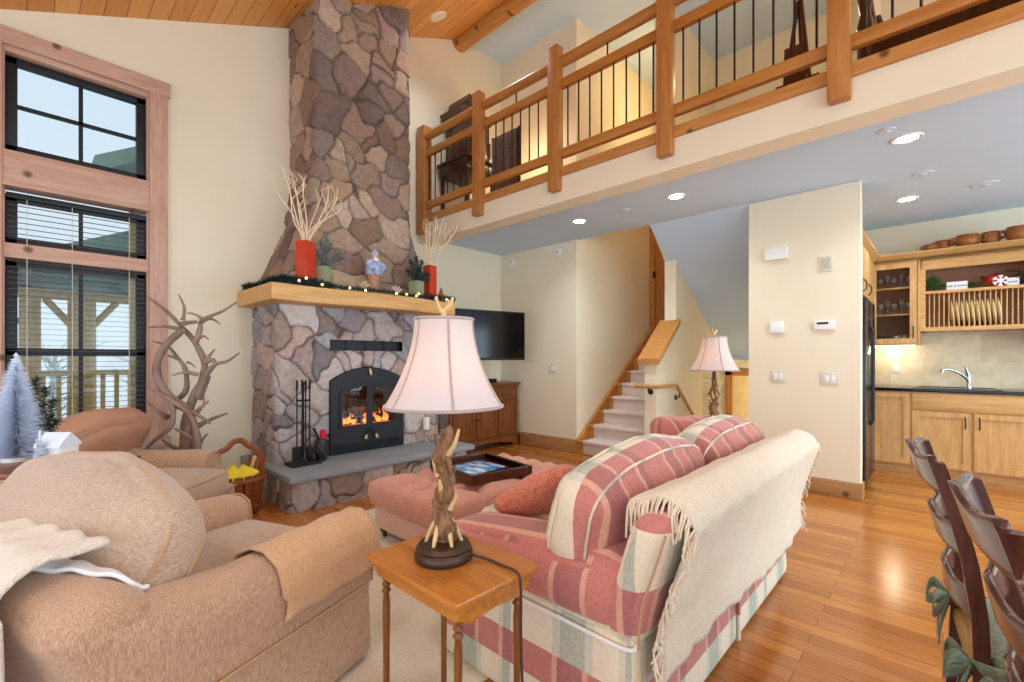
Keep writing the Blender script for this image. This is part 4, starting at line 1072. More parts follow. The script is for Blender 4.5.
sqvase('tall_vase', 'tall square red vase of pale twigs on the television end of the mantel', -4.12, 3.05, .105, .385, mt['redvase'], .15, 'red mantel vases')
sqvase('short_vase', 'short square sage vase beside the red vase nearer the window', -4.11, 1.855, .095, .20, mt['greenvase'], .5, 'sage mantel vases')
sqvase('short_vase', 'short square sage vase beside the red vase nearer the television', -4.10, 2.86, .115, .19, mt['greenvase'], .3, 'sage mantel vases')
rn = random.Random(21)
for (x, y, h, top, lab, n, spr) in ((-4.12, 1.70, .40, 1.02, 'pale curly dried twig in the red vase nearer the window', 13, .28), (-4.12, 3.05, .385, .92, 'pale straight dried twig in the red vase nearer the television', 16, .26)):
    for k in range(n):
        q = 2*PI*k/n+rn.uniform(-.3, .3); sp = spr*rn.uniform(.35, 1.3); zt = MZ+rn.uniform(.75, 1)*top
        ox, oy = .03*math.cos(q), .03*math.sin(q); cx = max(.0, math.cos(q)*.8+.25)
        dx, dy = sp*(.55*cx), sp*math.sin(q)*1.05
        if y > 2: dx, dy = abs(dx)*.8, sp*(.45+.6*math.sin(q))
        wv = .035 if y < 2 else .008
        pts = [(x+ox*.5, y+oy*.5, MZ+.12), (x+ox, y+oy, MZ+h), (x+ox+dx*.25, y+oy+dy*.3+wv*math.sin(k), MZ+h+(zt-MZ-h)*.35), (x+ox+dx*.8, y+oy+dy*.85-wv*math.cos(k*2), MZ+h+(zt-MZ-h)*.75), (x+ox+dx*(.9 if y < 2 else 1.1), y+oy+dy*(.95 if k % 2 else 1.1)+wv*math.sin(k*3), zt)]
        sp_ = spline(pts, 5); b = MB(); b.tube(sp_, taper(.0075, .0034, len(sp_)), 6)
        i0 = len(sp_)*2//3; p = sp_[i0]; b.tube([p, p+Vector((.03, rn.uniform(-.07, .07), .10)), p+Vector((.035, rn.uniform(-.09, .09), .17))], [.0035, .003, .0018], 5)
        tag(b.build('dried_twig', mt['twig']), lab, 'twig', 'twigs in the red vase by the window' if y < 2 else 'twigs in the red vase by the television')
def needles(b, p, d, L, n, rn, w=.0032):
    d = Vector(d).normalized()
    for k in range(n):
        q = Vector((rn.gauss(0, 1), rn.gauss(0, 1), rn.gauss(0, 1))); v = (d*.6+q.normalized()*.9).normalized()*L*rn.uniform(.6, 1.1)
        s = v.cross(Vector((rn.random()-.5, rn.random()-.5, rn.random()-.5))).normalized()*w
        b.add([p-s, p+s, p+v+s*.3, p+v-s*.3], [(0, 1, 2, 3)]); s2 = v.cross(s).normalized()*w
        b.add([p-s2, p+s2, p+v+s2*.3, p+v-s2*.3], [(0, 1, 2, 3)])
def sprig(name, label, base, stems, m, group=None, L=.045, dens=7, seed=1):
    rn = random.Random(seed); t = thing(name, label, 'greenery', base, 0, group)
    bs = MB(); bn = MB()
    for e in stems:
        pts = spline([Vector(base), Vector(base)+Vector(e)*.5+Vector((0, 0, .02)), Vector(base)+Vector(e)], 6)
        bs.tube(pts, taper(.005, .002, len(pts)), 6)
        for i, p in enumerate(pts[2:]):
            needles(bn, p, Vector(e), L, dens, rn)
    bs.build('stem', mt['bark'], t); bn.build('needles', m, t, ang=0); return t
sprig('pine_sprig', 'frosted pine sprig in the sage vase nearer the window', (-4.11, 1.855, MZ+.17), [(.0, -.03, .26), (.02, .06, .24), (.03, .14, .17), (.02, .02, .30), (.03, .17, .12), (-.02, -.06, .17)], mt['frost'], 'mantel sprigs', .05, 9, 3)
sprig('pine_sprig', 'dark bushy pine sprig in the sage vase nearer the television', (-4.10, 2.86, MZ+.16), [(.0, -.08, .22), (.02, .06, .24), (.03, .12, .12), (.02, -.02, .27), (.03, -.13, .12), (.05, .0, .14), (.02, .15, .06)], plain('blue_green_needles', lin(62, 78, 78), .7, .3, var=.3, scale=30), 'mantel sprigs', .055, 11, 4)
# carved winter figure
t = thing('carved_figurine', 'carved wooden winter figurine in a blue and white coat on the mantel', 'figurine', (-4.10, 2.36, MZ))
b = MB(); b.lathe([(.03, 0), (.045, .01), (.05, .08), (.062, .16), (.07, .20), (.066, .22)], (-4.10, 2.36, MZ), 18, .8, 1.15); b.build('lower_body', wood('figurine_wood', lin(150, 110, 86), lin(178, 136, 106), 'z', .6), t)
b = MB(); b.lathe([(.074, .19), (.078, .24), (.072, .30), (.05, .345), (.03, .36)], (-4.10, 2.36, MZ), 18, .8, 1.15)
for s in (-1, 1): b.tube(spline([(-4.09, 2.36+s*.06, MZ+.32), (-4.06, 2.36+s*.085, MZ+.27), (-4.02, 2.36+s*.04, MZ+.235)], 4), .02, 8)
b.build('coat', plain('blue_white_coat', lin(160, 172, 200), .7, .3, var=.6, scale=22), t)
b = MB(); b.ball((-4.09, 2.36, MZ+.375), .035); b.build('head', plain('pale_face', lin(220, 188, 160), .6), t)
b = MB(); b.lathe([(.040, .378), (.040, .395), (.034, .415), (.018, .428), (0, .432)], (-4.09, 2.36, MZ), 14); b.ball((-4.09, 2.36, MZ+.437), .012); b.build('cap', plain('grey_felt', lin(168, 172, 186), .9), t)
b = MB(); b.lathe([(.03, .35), (.028, .33), (.004, .29)], (-4.065, 2.36, MZ), 10, .6, 1); b.build('beard', mt['white'], t)
for (y, lab) in ((2.24, 'small pale twig star ornament on the mantel on the window side of the figurine'), (2.60, 'small pale twig star ornament on the mantel on the television side of the figurine')):
    rn = random.Random(int(y*100)); b = MB()
    for k in range(22):
        v = Vector((rn.gauss(0, .8), rn.gauss(0, 1), abs(rn.gauss(0, 1))+.2)).normalized()
        c = Vector((-4.07, y, MZ+.055)); b.tube([c-v*.03, c+v*.06], [.005, .003], 5)
    b.ball((-4.07, y, MZ+.03), .03); tag(b.build('twig_ornament', mt['twig']), lab, 'ornament', 'twig ornaments')
b = MB(); b.lathe([(.045, 0), (.035, .04), (.012, .13), (.002, .15)], (-4.05, 3.15, MZ), 14); tag(b.build('cone_ornament', plain('brown_felt', lin(140, 74, 44), .9)), 'small brown cone standing at the television end of the mantel', 'ornament')
# lit garland along the front of the mantel
ga = thing('garland', 'dark pine garland with warm fairy lights lying along the mantel', 'garland', (-4.05, 2.35, MZ))
rn = random.Random(2); bn = MB(); bs = MB()
gp = spline([(-4.86, 1.43, MZ+.05), (-4.6, 1.45, MZ+.03), (-4.3, 1.47, MZ+.045), (-4.12, 1.52, MZ+.05), (-4.05, 1.64, MZ+.03), (-4.045, 1.75, MZ+.03), (-4.045, 2.0, MZ+.02), (-4.04, 2.2, MZ+.025), (-4.035, 2.5, MZ+.03), (-4.035, 2.75, MZ+.02), (-4.03, 2.95, MZ+.025), (-4.03, 3.15, MZ+.03), (-4.03, 3.30, MZ+.03)], 14)
bs.tube(gp, .006, 6); bs.build('garland_wire', mt['pineg'], ga)
for i, p in enumerate(gp):
    dens = 26 if i < 80 or i > 140 else 12
    needles(bn, p, (gp[min(i+1, len(gp)-1)]-gp[max(i-1, 0)]), .052 if dens > 20 else .035, dens, rn, .0038)
bn.build('foliage', mt['pineg'], ga, ang=0)
for y, z in ((1.46, .02), (1.60, .03), (1.66, .06), (1.80, .02), (2.06, .02), (2.22, .015), (2.56, .02), (2.68, .025), (2.80, .02), (2.83, .045), (3.05, .015), (3.2, .02)):
    b = MB(); b.ball((-4.015 if y > 1.5 else -4.3, y, MZ+z), .011, 8); b.build('light_bulb', mt['bulb'], ga)

# ================================================================== HEARTH THINGS
HZ = .305
ts = thing('fire_tool_set', 'black iron fireplace tool set on a stand at the window end of the hearth', 'fire tools', (-4.10, 1.67, HZ))
b = MB(); b.rbox((-4.10, 1.67, HZ+.011), (.20, .26, .022), .01, seg=6); b.build('stand_base', mt['iron'], ts)
b = MB(); b.tube([(-4.10, 1.67, HZ+.02), (-4.10, 1.67, HZ+.70)], .008, 8); b.tube([(-4.10+.06*math.cos(q*PI/8), 1.67+.06*math.sin(q*PI/8), HZ+.56) for q in range(16)], .005, 6, True); b.tube([(-4.16, 1.67, HZ+.56), (-4.04, 1.67, HZ+.56)], .005, 6); b.ball((-4.10, 1.67, HZ+.71), .016); b.build('stand_pole', mt['iron'], ts)
for nm, dx, dy in (('poker', .05, .0), ('shovel', -.0, -.055), ('brush', .0, .055), ('tongs', -.05, .01)):
    x, y = -4.10+dx, 1.67+dy; b = MB(); b.tube([(x, y, HZ+.06), (x, y, HZ+.62), (x, y, HZ+.68)], [.006, .006, .009], 8); b.tube([(x, y, HZ+.66), (x, y, HZ+.74)], [.011, .009], 8)
    if nm == 'shovel': b.rbox((x, y, HZ+.10), (.012, .08, .12), .005, seg=5)
    if nm == 'brush': b.lathe([(.022, .03), (.03, .06), (.03, .13), (.012, .16)], (x, y, HZ), 10)
    if nm == 'tongs': b.tube([(x-.012, y, HZ+.04), (x-.004, y, HZ+.4)], .005, 6)
    if nm == 'poker': b.tube([(x, y, HZ+.12), (x+.025, y, HZ+.09), (x+.02, y, HZ+.07)], .005, 6)
    b.build(nm, mt['iron'], ts)
jg = thing('textured_jar', 'black and grey textured jar holding tools on the hearth', 'jar', (-4.12, 1.84, HZ))
b = MB(); b.lathe([(.035, 0), (.05, .02), (.064, .08), (.066, .14), (.055, .19), (.045, .20), (.045, .17), (0, .17)], (-4.12, 1.84, HZ), 24)
tt = NT('scaled_glaze'); vv = tt.node('ShaderNodeTexVoronoi'); vv.inputs['Scale'].default_value = 60; tt.link(tt.mapped(), vv.inputs['Vector']); tt.bump(vv.outputs['Distance'], .8, .01)
b.build('body', tt.set(tt.ramp(vv.outputs['Distance'], [(.1, lin(110, 118, 132)), (.4, lin(30, 34, 44))]), .3), jg)
b = MB(); b.rbox((-4.105, 1.85, HZ+.235), (.05, .055, .10), .02, (.004, .004, 0), R(.2, .1, .3), 8); tag(b.build('oven_mitt', plain('red_cloth', lin(206, 40, 62), .9)), 'red cloth stuffed in the textured jar on the hearth', 'cloth')
b = MB(); b.tube([(-4.13, 1.83, HZ+.175), (-4.15, 1.78, HZ+.30)], [.008, .012], 8); tag(b.build('lighter', mt['iron']), 'black lighter leaning out of the textured jar on the hearth', 'lighter')
cs = thing('candle_holder', 'clear glass candle holder on the hearth beside the insert', 'candle holder', (-4.20, 3.06, HZ))
tg = NT('thick_glass'); tg.b.inputs['Transmission Weight'].default_value = .9; mt['tglass'] = tg.set((.9, .93, .92, 1), .05)
b = MB(); b.lathe([(.04, 0), (.042, .008), (.012, .02), (.010, .11), (.04, .135), (.042, .14), (0, .14)], (-4.20, 3.06, HZ), 18); b.build('stem', mt['tglass'], cs)
b = MB(); b.lathe([(0, .141), (.034, .141), (.035, .27), (.028, .275), (0, .268)], (-4.20, 3.06, HZ), 18); cd = tag(b.build('pillar_candle', plain('white_wax', lin(240, 234, 220), .5)), 'white pillar candle on the glass holder on the hearth', 'candle')
b = MB(); b.tube([(-4.20, 3.06, HZ+.268), (-4.20, 3.06, HZ+.285)], .002, 5); b.build('wick', mt['iron'], cd)
b = MB(); b.lathe([(.03, 0), (.032, .006), (.036, .09), (.033, .09), (.029, .01), (0, .01)], (-4.10, 3.18, HZ), 16); tag(b.build('glass_votive', mt['tglass']), 'small clear glass votive at the far end of the hearth', 'votive')
# kindling basket
BC = Vector((-4.08, 1.15, 0))
bk_ = thing('kindling_basket', 'brown wooden slatted basket with a scrolled arch handle beside the hearth', 'basket', BC)
b = MB(); n = 16
for k in range(n):
    q = 2*PI*k/n; q2 = 2*PI*(k+.9)/n
    for (qa) in ((q+q2)/2,):
        c, s = math.cos(qa), math.sin(qa)
        b.cb((BC.x+.145*c, BC.y+.165*s, .17), (.016, .058, .30), .004, R(0, 0, qa) @ R(0, math.radians(7), 0))
b.lathe([(0, .015), (.125, .015), (.125, .03), (0, .03)], BC, 20, 1, 1.1); b.build('staves', mt['wicker'], bk_)
for z, r in ((.06, .146), (.28, .178)):
    b = MB(); b.tube([(BC.x+r*math.cos(2*PI*k/28), BC.y+r*1.1*math.sin(2*PI*k/28), z) for k in range(28)], .01, 8, True, 1.6); b.build('hoop', mt['wicker'], bk_)
hpts = spline([(BC.x, BC.y-.18, .28), (BC.x, BC.y-.17, .43), (BC.x, BC.y-.13, .50), (BC.x, BC.y-.075, .53), (BC.x, BC.y-.03, .575), (BC.x, BC.y+.03, .575), (BC.x, BC.y+.075, .53), (BC.x, BC.y+.13, .50), (BC.x, BC.y+.17, .43), (BC.x, BC.y+.18, .28)], 6)
b = MB(); b.tube(hpts, .022, 10, False, .6); b.build('handle', mt['wicker'], bk_)
for i, (dx, dy, z, a, lab) in enumerate(((.02, -.05, .31, .3, 'yellow wrapped packet on the window side of the kindling basket'), (.05, .05, .31, -.4, 'yellow wrapped packet on the hearth side of the kindling basket'))):
    b = MB(); b.rbox((BC.x+dx, BC.y+dy, z), (.05, .14, .12), .008, (.012, .0, .0), R(.5*(1-2*i), -.5, a), 8, crumple(.012, 16, i)); tag(b.build('yellow_packet', mt['yellow'], None, ang=60), lab, 'packet', 'yellow packets')
for k in range(5):
    y0 = BC.y+.07+.02*k; b = MB(); b.cb((BC.x-.03+.035*(k % 3), y0, .33), (.026, .022, .24), .003, R(-.35-.05*k, .15*(k-2), .2*k))
    tag(b.build('kindling_stick', mt['log' if k % 2 else 'wicker']), 'split kindling stick poking out of the hearth side of the basket', 'kindling', 'kindling in the basket')

# ================================================================== TABLE AND WINTER DECOR BY THE WINDOW
def pd(u, d): return Fv*d+Rv*((u-512)/457*d)
TZ = .74; TC = pd(48, 2.15)
wt = thing('window_table', 'wooden table of winter ornaments behind the foreground armchair', 'side table', (TC.x, TC.y, 0), math.radians(43.3))
b = MB(); b.rbox((0, 0, TZ-.015), (.56, .40, .03), .01, seg=5); b.build('table_top', mt['console'], wt, L=True)
for sx in (1, -1):
    for sy in (1, -1):
        b = MB(); b.lathe([(.018, 0), (.022, .1), (.026, TZ-.1), (.026, TZ-.02)], (sx*.24, sy*.16, 0), 12); b.build('leg', mt['console'], wt, L=True)
def tree(label, c, h, r, m, n, L, seed):
    rn = random.Random(seed); t = thing('bottle_brush_tree', label, 'decorative tree', c, 0, 'bottle brush trees')
    b = MB(); b.tube([c, (c[0], c[1], c[2]+h)], [.010, .003], 8); b.lathe([(.05*r/.13, 0), (.05*r/.13, .02), (.01, .025)], c, 14); b.build('trunk', mt['trimwhite'], t)
    b = MB(); c = Vector(c)
    for k in range(n):
        u = 1-math.sqrt(rn.random()); z = .05*h+u*h*.95; q = rn.random()*2*PI; rr = r*(1-u)**.8*rn.uniform(.5, 1.15)+.006
        v = Vector((math.cos(q), math.sin(q), rn.uniform(-.1, .35)))*rr; p = c+Vector((0, 0, z)); s = Vector((-math.sin(q), math.cos(q), 0))*L
        b.add([p-s, p+s, p+v], [(0, 1, 2)]); s = Vector((0, 0, L)); b.add([p-s, p+s, p+v], [(0, 1, 2)])
    b.build('bristles', m, t, ang=0)
mt['frostw'] = plain('icy_white_bristle', lin(224, 230, 244), .6, .4, var=.06)
p = pd(16, 2.2); tree('large icy white bottle brush tree by the window', (p.x, p.y, TZ), .52, .135, mt['frostw'], 5200, .0030, 5)
p = pd(40, 2.06); tree('small white bottle brush tree beside the white cottage ornament', (p.x, p.y, TZ), .17, .030, mt['frostw'], 900, .0018, 6)
p = pd(36, 2.26); sprig('pine_sprig', 'dark green pine sprig standing between the big white tree and the armchair', (p.x, p.y, TZ), [(.0, .0, .38), (.04, .03, .34), (.06, .06, .28), (.02, .05, .20), (-.02, -.03, .30), (.07, .07, .18)], mt['pineg'], None, .035, 12, 9)
p = pd(57, 2.12)
h = thing('cottage_ornament', 'little white cottage ornament with a snowy roof on the window table', 'ornament', (p.x, p.y, TZ), math.radians(43.3))
b = MB(); b.box((-.055, -.04, 0), (.055, .05, .09), .004); b.build('cottage_wall', mt['white'], h, L=True)
b = MB(); b.prism([(-.05, .085), (.06, .085), (.055, .10), (.005, .15), (-.045, .10)], 'x', -.06, .06); b.build('roof', mt['frostw'], h, L=True)
b = MB(); b.box((-.02, -.045, 0), (.015, -.038, .05)); b.build('door', mt['log'], h, L=True)
p = pd(80, 2.12); b = MB(); b.lathe([(.03, 0), (.05, .02), (.055, .045), (.051, .045), (.045, .02), (0, .012)], (p.x, p.y, TZ), 20); tag(b.build('white_bowl', mt['trimwhite']), 'small white bowl on the window table beside the cottage ornament', 'bowl')

# ================================================================== CEILING LIGHTS, SENSORS, SWITCHES
for (x, y), lab in zip(DOWN, ('recessed ceiling light nearest the pier and the balcony beam', 'recessed ceiling light over the kitchen floor', 'recessed ceiling light above the lower end of the stair soffit', 'recessed ceiling light above the first stair, nearest the television')):
    t = thing('recessed_light', lab, 'ceiling light', (x, y, 2.8), 0, 'recessed lights')
    b = MB(); b.lathe([(.062, -.004), (.085, -.008), (.09, 0), (.062, 0)], (x, y, 2.8), 28); b.build('trim_ring', mt['trimwhite'], t)
    b = MB(); b.lathe([(0, -.005), (.062, -.005)], (x, y, 2.8), 28); b.build('lens', mt['down'], t)
t = thing('recessed_light', 'recessed light in the pine ceiling beside the chimney', 'ceiling light', (-3.9, 3.35, cz(3.35)), 0, None)
Mx = R(math.atan(.455), 0, 0)
b = MB(); b.lathe([(.07, -.012), (.10, -.016), (.105, 0), (.07, 0)], (-4.38, 3.36, cz(3.36)), 24, M=Mx); b.build('trim_ring', mt['trimwhite'], t)
b = MB(); b.lathe([(0, -.008), (.07, -.01)], (-4.38, 3.36, cz(3.36)), 24, M=Mx); b.build('lens', emis('warm_lens', (1, .8, .55, 1), 1.6), t)
for x, y, r, lab in ((-2.43, 4.33, .05, 'small white smoke sensor on the ceiling between two recessed lights'), (-.28, 4.05, .05, 'flat ceiling sensor beside the light nearest the pier'), (-.12, 5.2, .07, 'flat round ceiling cover in front of the kitchen light'), (.28, 5.9, .09, 'flat round ceiling cover farthest over the kitchen')):
    t = thing('ceiling_sensor', lab, 'sensor', (x, y, 2.8)); b = MB(); b.lathe([(r*.7, -.008), (r, -.006), (r, 0)], (x, y, 2.8), 20); b.build('cover', mt['ceil'], t)
    b = MB(); b.lathe([(0, -.016), (r*.3, -.014), (r*.35, -.006)], (x, y, 2.8), 12); b.build('sensor_eye', mt['plate'], t)
def plate(name, lab, cat, c, w, h, d, wall='y', m='plate', toggles=0, grille=0, slot=0, grp=None):
    x, y, z = c; t = thing(name, lab, cat, c, 0, grp)
    b = MB(); b.box((x-w/2, y-d, z-h/2), (x+w/2, y, z+h/2), .005); b.build('cover_plate', mt[m], t)
    for k in range(toggles):
        xx = x+(k-(toggles-1)/2)*.046; b = MB(); b.box((xx-.016, y-d-.005, z-.033), (xx+.016, y-d+.002, z+.033), .002); b.build('rocker', mt['trimwhite'], t)
    if grille:
        b = MB()
        for k in range(6): b.box((x-w*.32, y-d-.003, z-h*.32+k*h*.12), (x+w*.32, y-d+.001, z-h*.32+k*h*.12+h*.06))
        b.build('grille', plain('grey_plastic', lin(176, 170, 158), .6), t)
    if slot:
        b = MB(); b.box((x-w*.35, y-d-.003, z+h*.08), (x+w*.2, y-d+.001, z+h*.3), .001); b.build('display', mt['insert'], t)
    return t
plate('chime_box', 'white plastic chime box high on the cream pier', 'chime box', (-1.175, 5.0, 2.25), .19, .12, .05, 'y', 'trimwhite')
plate('vent_plate', 'small square grilled plate high on the kitchen side of the cream pier', 'grille', (-.775, 5.0, 2.10), .11, .14, .012, grille=1)
plate('thermostat', 'plain white square thermostat on the pier between the chime box and a switch', 'thermostat', (-1.17, 5.0, 1.54), .12, .11, .03, 'y', 'trimwhite')
plate('thermostat', 'white thermostat with a dark display window on the cream pier', 'thermostat', (-.785, 5.0, 1.54), .16, .085, .03, 'y', 'trimwhite', slot=1)
plate('light_switch', 'two-rocker switch plate below the plain white thermostat', 'switch', (-1.16, 5.0, 1.06), .13, .12, .008, toggles=2)
plate('light_switch', 'two-rocker switch plate below the thermostat with the dark display', 'switch', (-.745, 5.0, 1.05), .14, .12, .008, toggles=2)
plate('light_switch', 'switch plate on the cream wall between the television and the stairs', 'switch', (-3.89, 4.95, 1.095), .13, .12, .008, toggles=2)
for x, z, lab in ((-4.665, 2.67, 'small round white sensor high on the wall nearest the television corner'), (-3.805, 2.685, 'small round white sensor high on the wall nearest the stair corner')):
    t = thing('wall_sensor', lab, 'sensor', (x, 4.95, z)); b = MB(); b.lathe([(.055, 0), (.05, .012), (.03, .016)], (x, 4.95, z), 20, M=R(PI/2, 0, 0)); b.build('cover', mt['trimwhite'], t)
    b = MB(); b.lathe([(.018, .014), (.012, .022), (0, .024)], (x, 4.95, z), 12, M=R(PI/2, 0, 0)); b.build('sensor_eye', plain('amber_lens', lin(196, 160, 110), .4), t)

# ================================================================== KITCHEN
def shaker(b, x0, x1, z0, z1, y, fr=.06):
    b.box((x0, y-.012, z0), (x1, y, z1), .003)
def door_part(root, x0, x1, z0, z1, y, m, handle=None, fr=.055):
    b = MB(); n = 4; o = [(x0, z0), (x1, z0), (x1, z1), (x0, z1)]; i_ = [(x0+fr, z0+fr), (x1-fr, z0+fr), (x1-fr, z1-fr), (x0+fr, z1-fr)]
    vs = [(a, y-.02, c) for a, c in o]+[(a, y-.02, c) for a, c in i_]+[(a, y-.008, c) for a, c in i_]+[(a, y, c) for a, c in o]
    fs = [(k, (k+1) % 4, 4+(k+1) % 4, 4+k) for k in range(4)]+[(4+k, 4+(k+1) % 4, 8+(k+1) % 4, 8+k) for k in range(4)]+[(8, 9, 10, 11)]+[(k, 12+k, 12+(k+1) % 4, (k+1) % 4) for k in range(4)]+[(12, 13, 14, 15)]
    b.add(vs, fs); d = b.build('door', m, root, ang=30)
    if handle:
        hx, hz = handle; b = MB(); b.tube(spline([(hx, y-.022, hz-.06), (hx, y-.045, hz-.035), (hx, y-.048, hz+.03), (hx, y-.022, hz+.055)], 4), .006, 8); b.build('handle', mt['bronze'], d)
    return d
KY = 6.45
ba = thing('base_cabinet', 'narrow alder base cabinet with one door between the fridge and the sink unit', 'cabinet', (-.42, 6.7, 0), 0, 'kitchen base cabinets')
b = MB(); b.box((-.60, KY, .10), (-.25, 7.02, .885)); b.box((-.60, KY+.06, 0), (-.25, 7.0, .10)); b.build('carcass', mt['maplex'], ba, ang=0)
door_part(ba, -.595, -.255, .115, .87, KY, mt['maple'])
sk = thing('base_cabinet', 'wide alder sink cabinet with two doors under the faucet', 'cabinet', (.2, 6.7, 0), 0, 'kitchen base cabinets')
b = MB(); b.box((-.25, KY, .10), (.68, 7.02, .885)); b.box((-.25, KY+.06, 0), (.68, 7.0, .10)); b.build('carcass', mt['maplex'], sk, ang=0)
b = MB(); b.box((-.235, KY-.02, .70), (.665, KY, .87), .004); b.build('drawer_front', mt['maplex'], sk)
door_part(sk, -.235, .205, .115, .685, KY, mt['maple'], (.165, .59)); door_part(sk, .225, .665, .115, .685, KY, mt['maple'], (.265, .59))
s2 = thing('base_cabinet', 'alder base cabinet at the outer end of the counter run', 'cabinet', (1.2, 6.7, 0), 0, 'kitchen base cabinets')
b = MB(); b.box((.68, KY, .10), (1.6, 7.02, .885)); b.box((.68, KY+.06, 0), (1.6, 7.0, .10)); b.build('carcass', mt['maplex'], s2, ang=0)
door_part(s2, .695, 1.585, .115, .87, KY, mt['maple'])
b = MB(); b.box((-.62, KY-.03, .885), (1.6, 7.028, .92), .006)
ct = tag(b.build('countertop', mt['granite']), 'black stone kitchen countertop over the alder cabinets', 'countertop')
b = MB(); ring(b, [(0, 0)]*0 or [(-.3, 0)], [(-.3, 0)], 0, 0) if False else b.box((-.22, 6.50, .918), (.42, 6.53, .926)); b.box((-.22, 6.90, .918), (.42, 6.93, .926)); b.box((-.22, 6.5, .918), (-.19, 6.93, .926)); b.box((.39, 6.5, .918), (.42, 6.93, .926))
tag(b.build('sink_rim', mt['granite']), 'dark sink rim set in the kitchen countertop', 'sink')
fa = thing('faucet', 'chrome single lever faucet behind the kitchen sink', 'faucet', (.20, 6.92, .92))
b = MB(); b.lathe([(.03, 0), (.028, .02), (.022, .03), (.024, .11), (.02, .13)], (.20, 6.92, .92), 16); b.build('body', mt['chrome'], fa)
b = MB(); b.tube(spline([(.20, 6.91, 1.0), (.13, 6.84, 1.08), (.04, 6.78, 1.12), (-.0, 6.75, 1.11)], 5), .013, 10); b.tube([(-.0, 6.75, 1.12), (-.01, 6.745, 1.08)], .017, 10); b.build('spout', mt['chrome'], fa)
b = MB(); b.tube([(.20, 6.92, 1.05), (.19, 6.90, 1.09), (.175, 6.87, 1.15)], [.018, .012, .008], 8); b.build('lever', mt['chrome'], fa)
plate('outlet', 'cream outlet plate on the backsplash beside the fridge', 'outlet', (-.40, 7.03, 1.12), .08, .12, .01, toggles=1)
# upper cabinets
UY = 6.72
ug = thing('wall_cabinet', 'alder wall cabinet with a wire mesh door of glassware next to the fridge', 'cabinet', (-.4, 6.88, 1.38))
b = MB(); b.box((-.64, UY, 1.385), (-.62, 7.02, 2.33)); b.box((-.20, UY, 1.385), (-.18, 7.02, 2.33)); b.box((-.62, UY, 1.385), (-.20, 7.02, 1.41)); b.box((-.62, UY, 2.31), (-.20, 7.02, 2.33)); b.build('carcass', mt['maple'], ug, ang=0)
b = MB(); b.box((-.62, 7.0, 1.4), (-.20, 7.02, 2.31)); b.build('back_panel', mt['cabin'], ug, ang=0)
for z in (1.72, 2.02):
    b = MB(); b.box((-.62, UY+.02, z), (-.20, 7.03, z+.018)); b.build('shelf', mt['maplex'], ug)
b = MB(); ring_ = [(-.615, 1.40), (-.205, 1.40), (-.205, 2.305), (-.615, 2.305)]; rin = [(-.555, 1.46), (-.265, 1.46), (-.265, 2.245), (-.555, 2.245)]
vs = [(a, UY-.022, c) for a, c in ring_]+[(a, UY-.022, c) for a, c in rin]+[(a, UY, c) for a, c in ring_]+[(a, UY, c) for a, c in rin]
fs = []
for k in range(4):
    j = (k+1) % 4; fs += [(k, j, 4+j, 4+k), (8+k, 12+k, 12+j, 8+j), (k, 8+k, 8+j, j), (4+k, 4+j, 12+j, 12+k)]
b.add(vs, fs); d = b.build('door', mt['maple'], ug, ang=30)
b = MB()
for k in range(-14, 20):
    for sg in (1, -1):
        p = []
        x0 = -.555+k*.022
        za, zb = 1.46, 2.245; xa = x0; xb = x0+sg*(zb-za)*.5
        t0, t1 = 0.0, 1.0; dx = xb-xa
        for lim, up in ((-.555, False), (-.265, True)):
            tl = (lim-xa)/dx
            if (dx > 0) == up: t1 = min(t1, tl)
            else: t0 = max(t0, tl)
        if t1 > t0: b.tube([(xa+dx*t0, UY-.011, za+(zb-za)*t0), (xa+dx*t1, UY-.011, za+(zb-za)*t1)], .0014, 4)
b.build('wire_mesh', mt['bronze'], d)
b = MB(); b.tube(spline([(-.235, UY-.022, 1.47), (-.235, UY-.045, 1.50), (-.235, UY-.045, 1.56), (-.235, UY-.022, 1.59)], 4), .006, 8); b.build('handle', mt['bronze'], d)
i = 0
for z, row in ((2.038, 5), (1.738, 5)):
    for k in range(row):
        x = -.53+k*.062; y = 6.86+.03*(k % 2); b = MB(); hh = .17 if k % 2 else .13
        b.lathe([(.022, 0), (.022, .004), (.004, .01), (.004, hh*.45), (.026, hh*.62), (.028, hh*.85), (.024, hh), (.022, hh), (.025, hh*.8), (0, hh*.55)], (x, y, z), 14)
        tag(b.build('wine_glass', mt['tglass']), 'clear stemmed glass on the %s shelf of the wire mesh cabinet' % ('top' if row and z > 2 else 'middle'), 'glass', 'stemware on the %s mesh cabinet shelf' % ('top' if z > 2 else 'middle'))
for k, (x, c) in enumerate(((-.54, (40, 40, 46)), (-.47, (60, 60, 66)), (-.38, (206, 196, 180)), (-.31, (206, 190, 160)))):
    t = thing('mug', ('black mug at the fridge end of the bottom mesh cabinet shelf', 'charcoal mug beside the black one in the mesh cabinet', 'pale mug in the middle of the bottom mesh cabinet shelf', 'cream mug nearest the door handle in the mesh cabinet')[k], 'mug', (x, 6.84, 1.41), 0, 'mugs in the mesh cabinet')
    b = MB(); b.lathe([(.025, 0), (.03, .01), (.032, .085), (.029, .085), (.027, .012), (0, .01)], (x, 6.84, 1.41), 16); mm = plain('mug_glaze', lin(*c), .4); b.build('body', mm, t)
    b = MB(); b.tube(spline([(x+.03, 6.84, 1.475), (x+.05, 6.83, 1.47), (x+.05, 6.83, 1.44), (x+.03, 6.84, 1.43)], 4), .004, 6); b.build('handle', mm, t)
ur = thing('plate_rack', 'open alder wall unit with a display shelf above a vertical plate rack', 'cabinet', (.25, 6.88, 1.54))
X0, X1 = -.18, .64
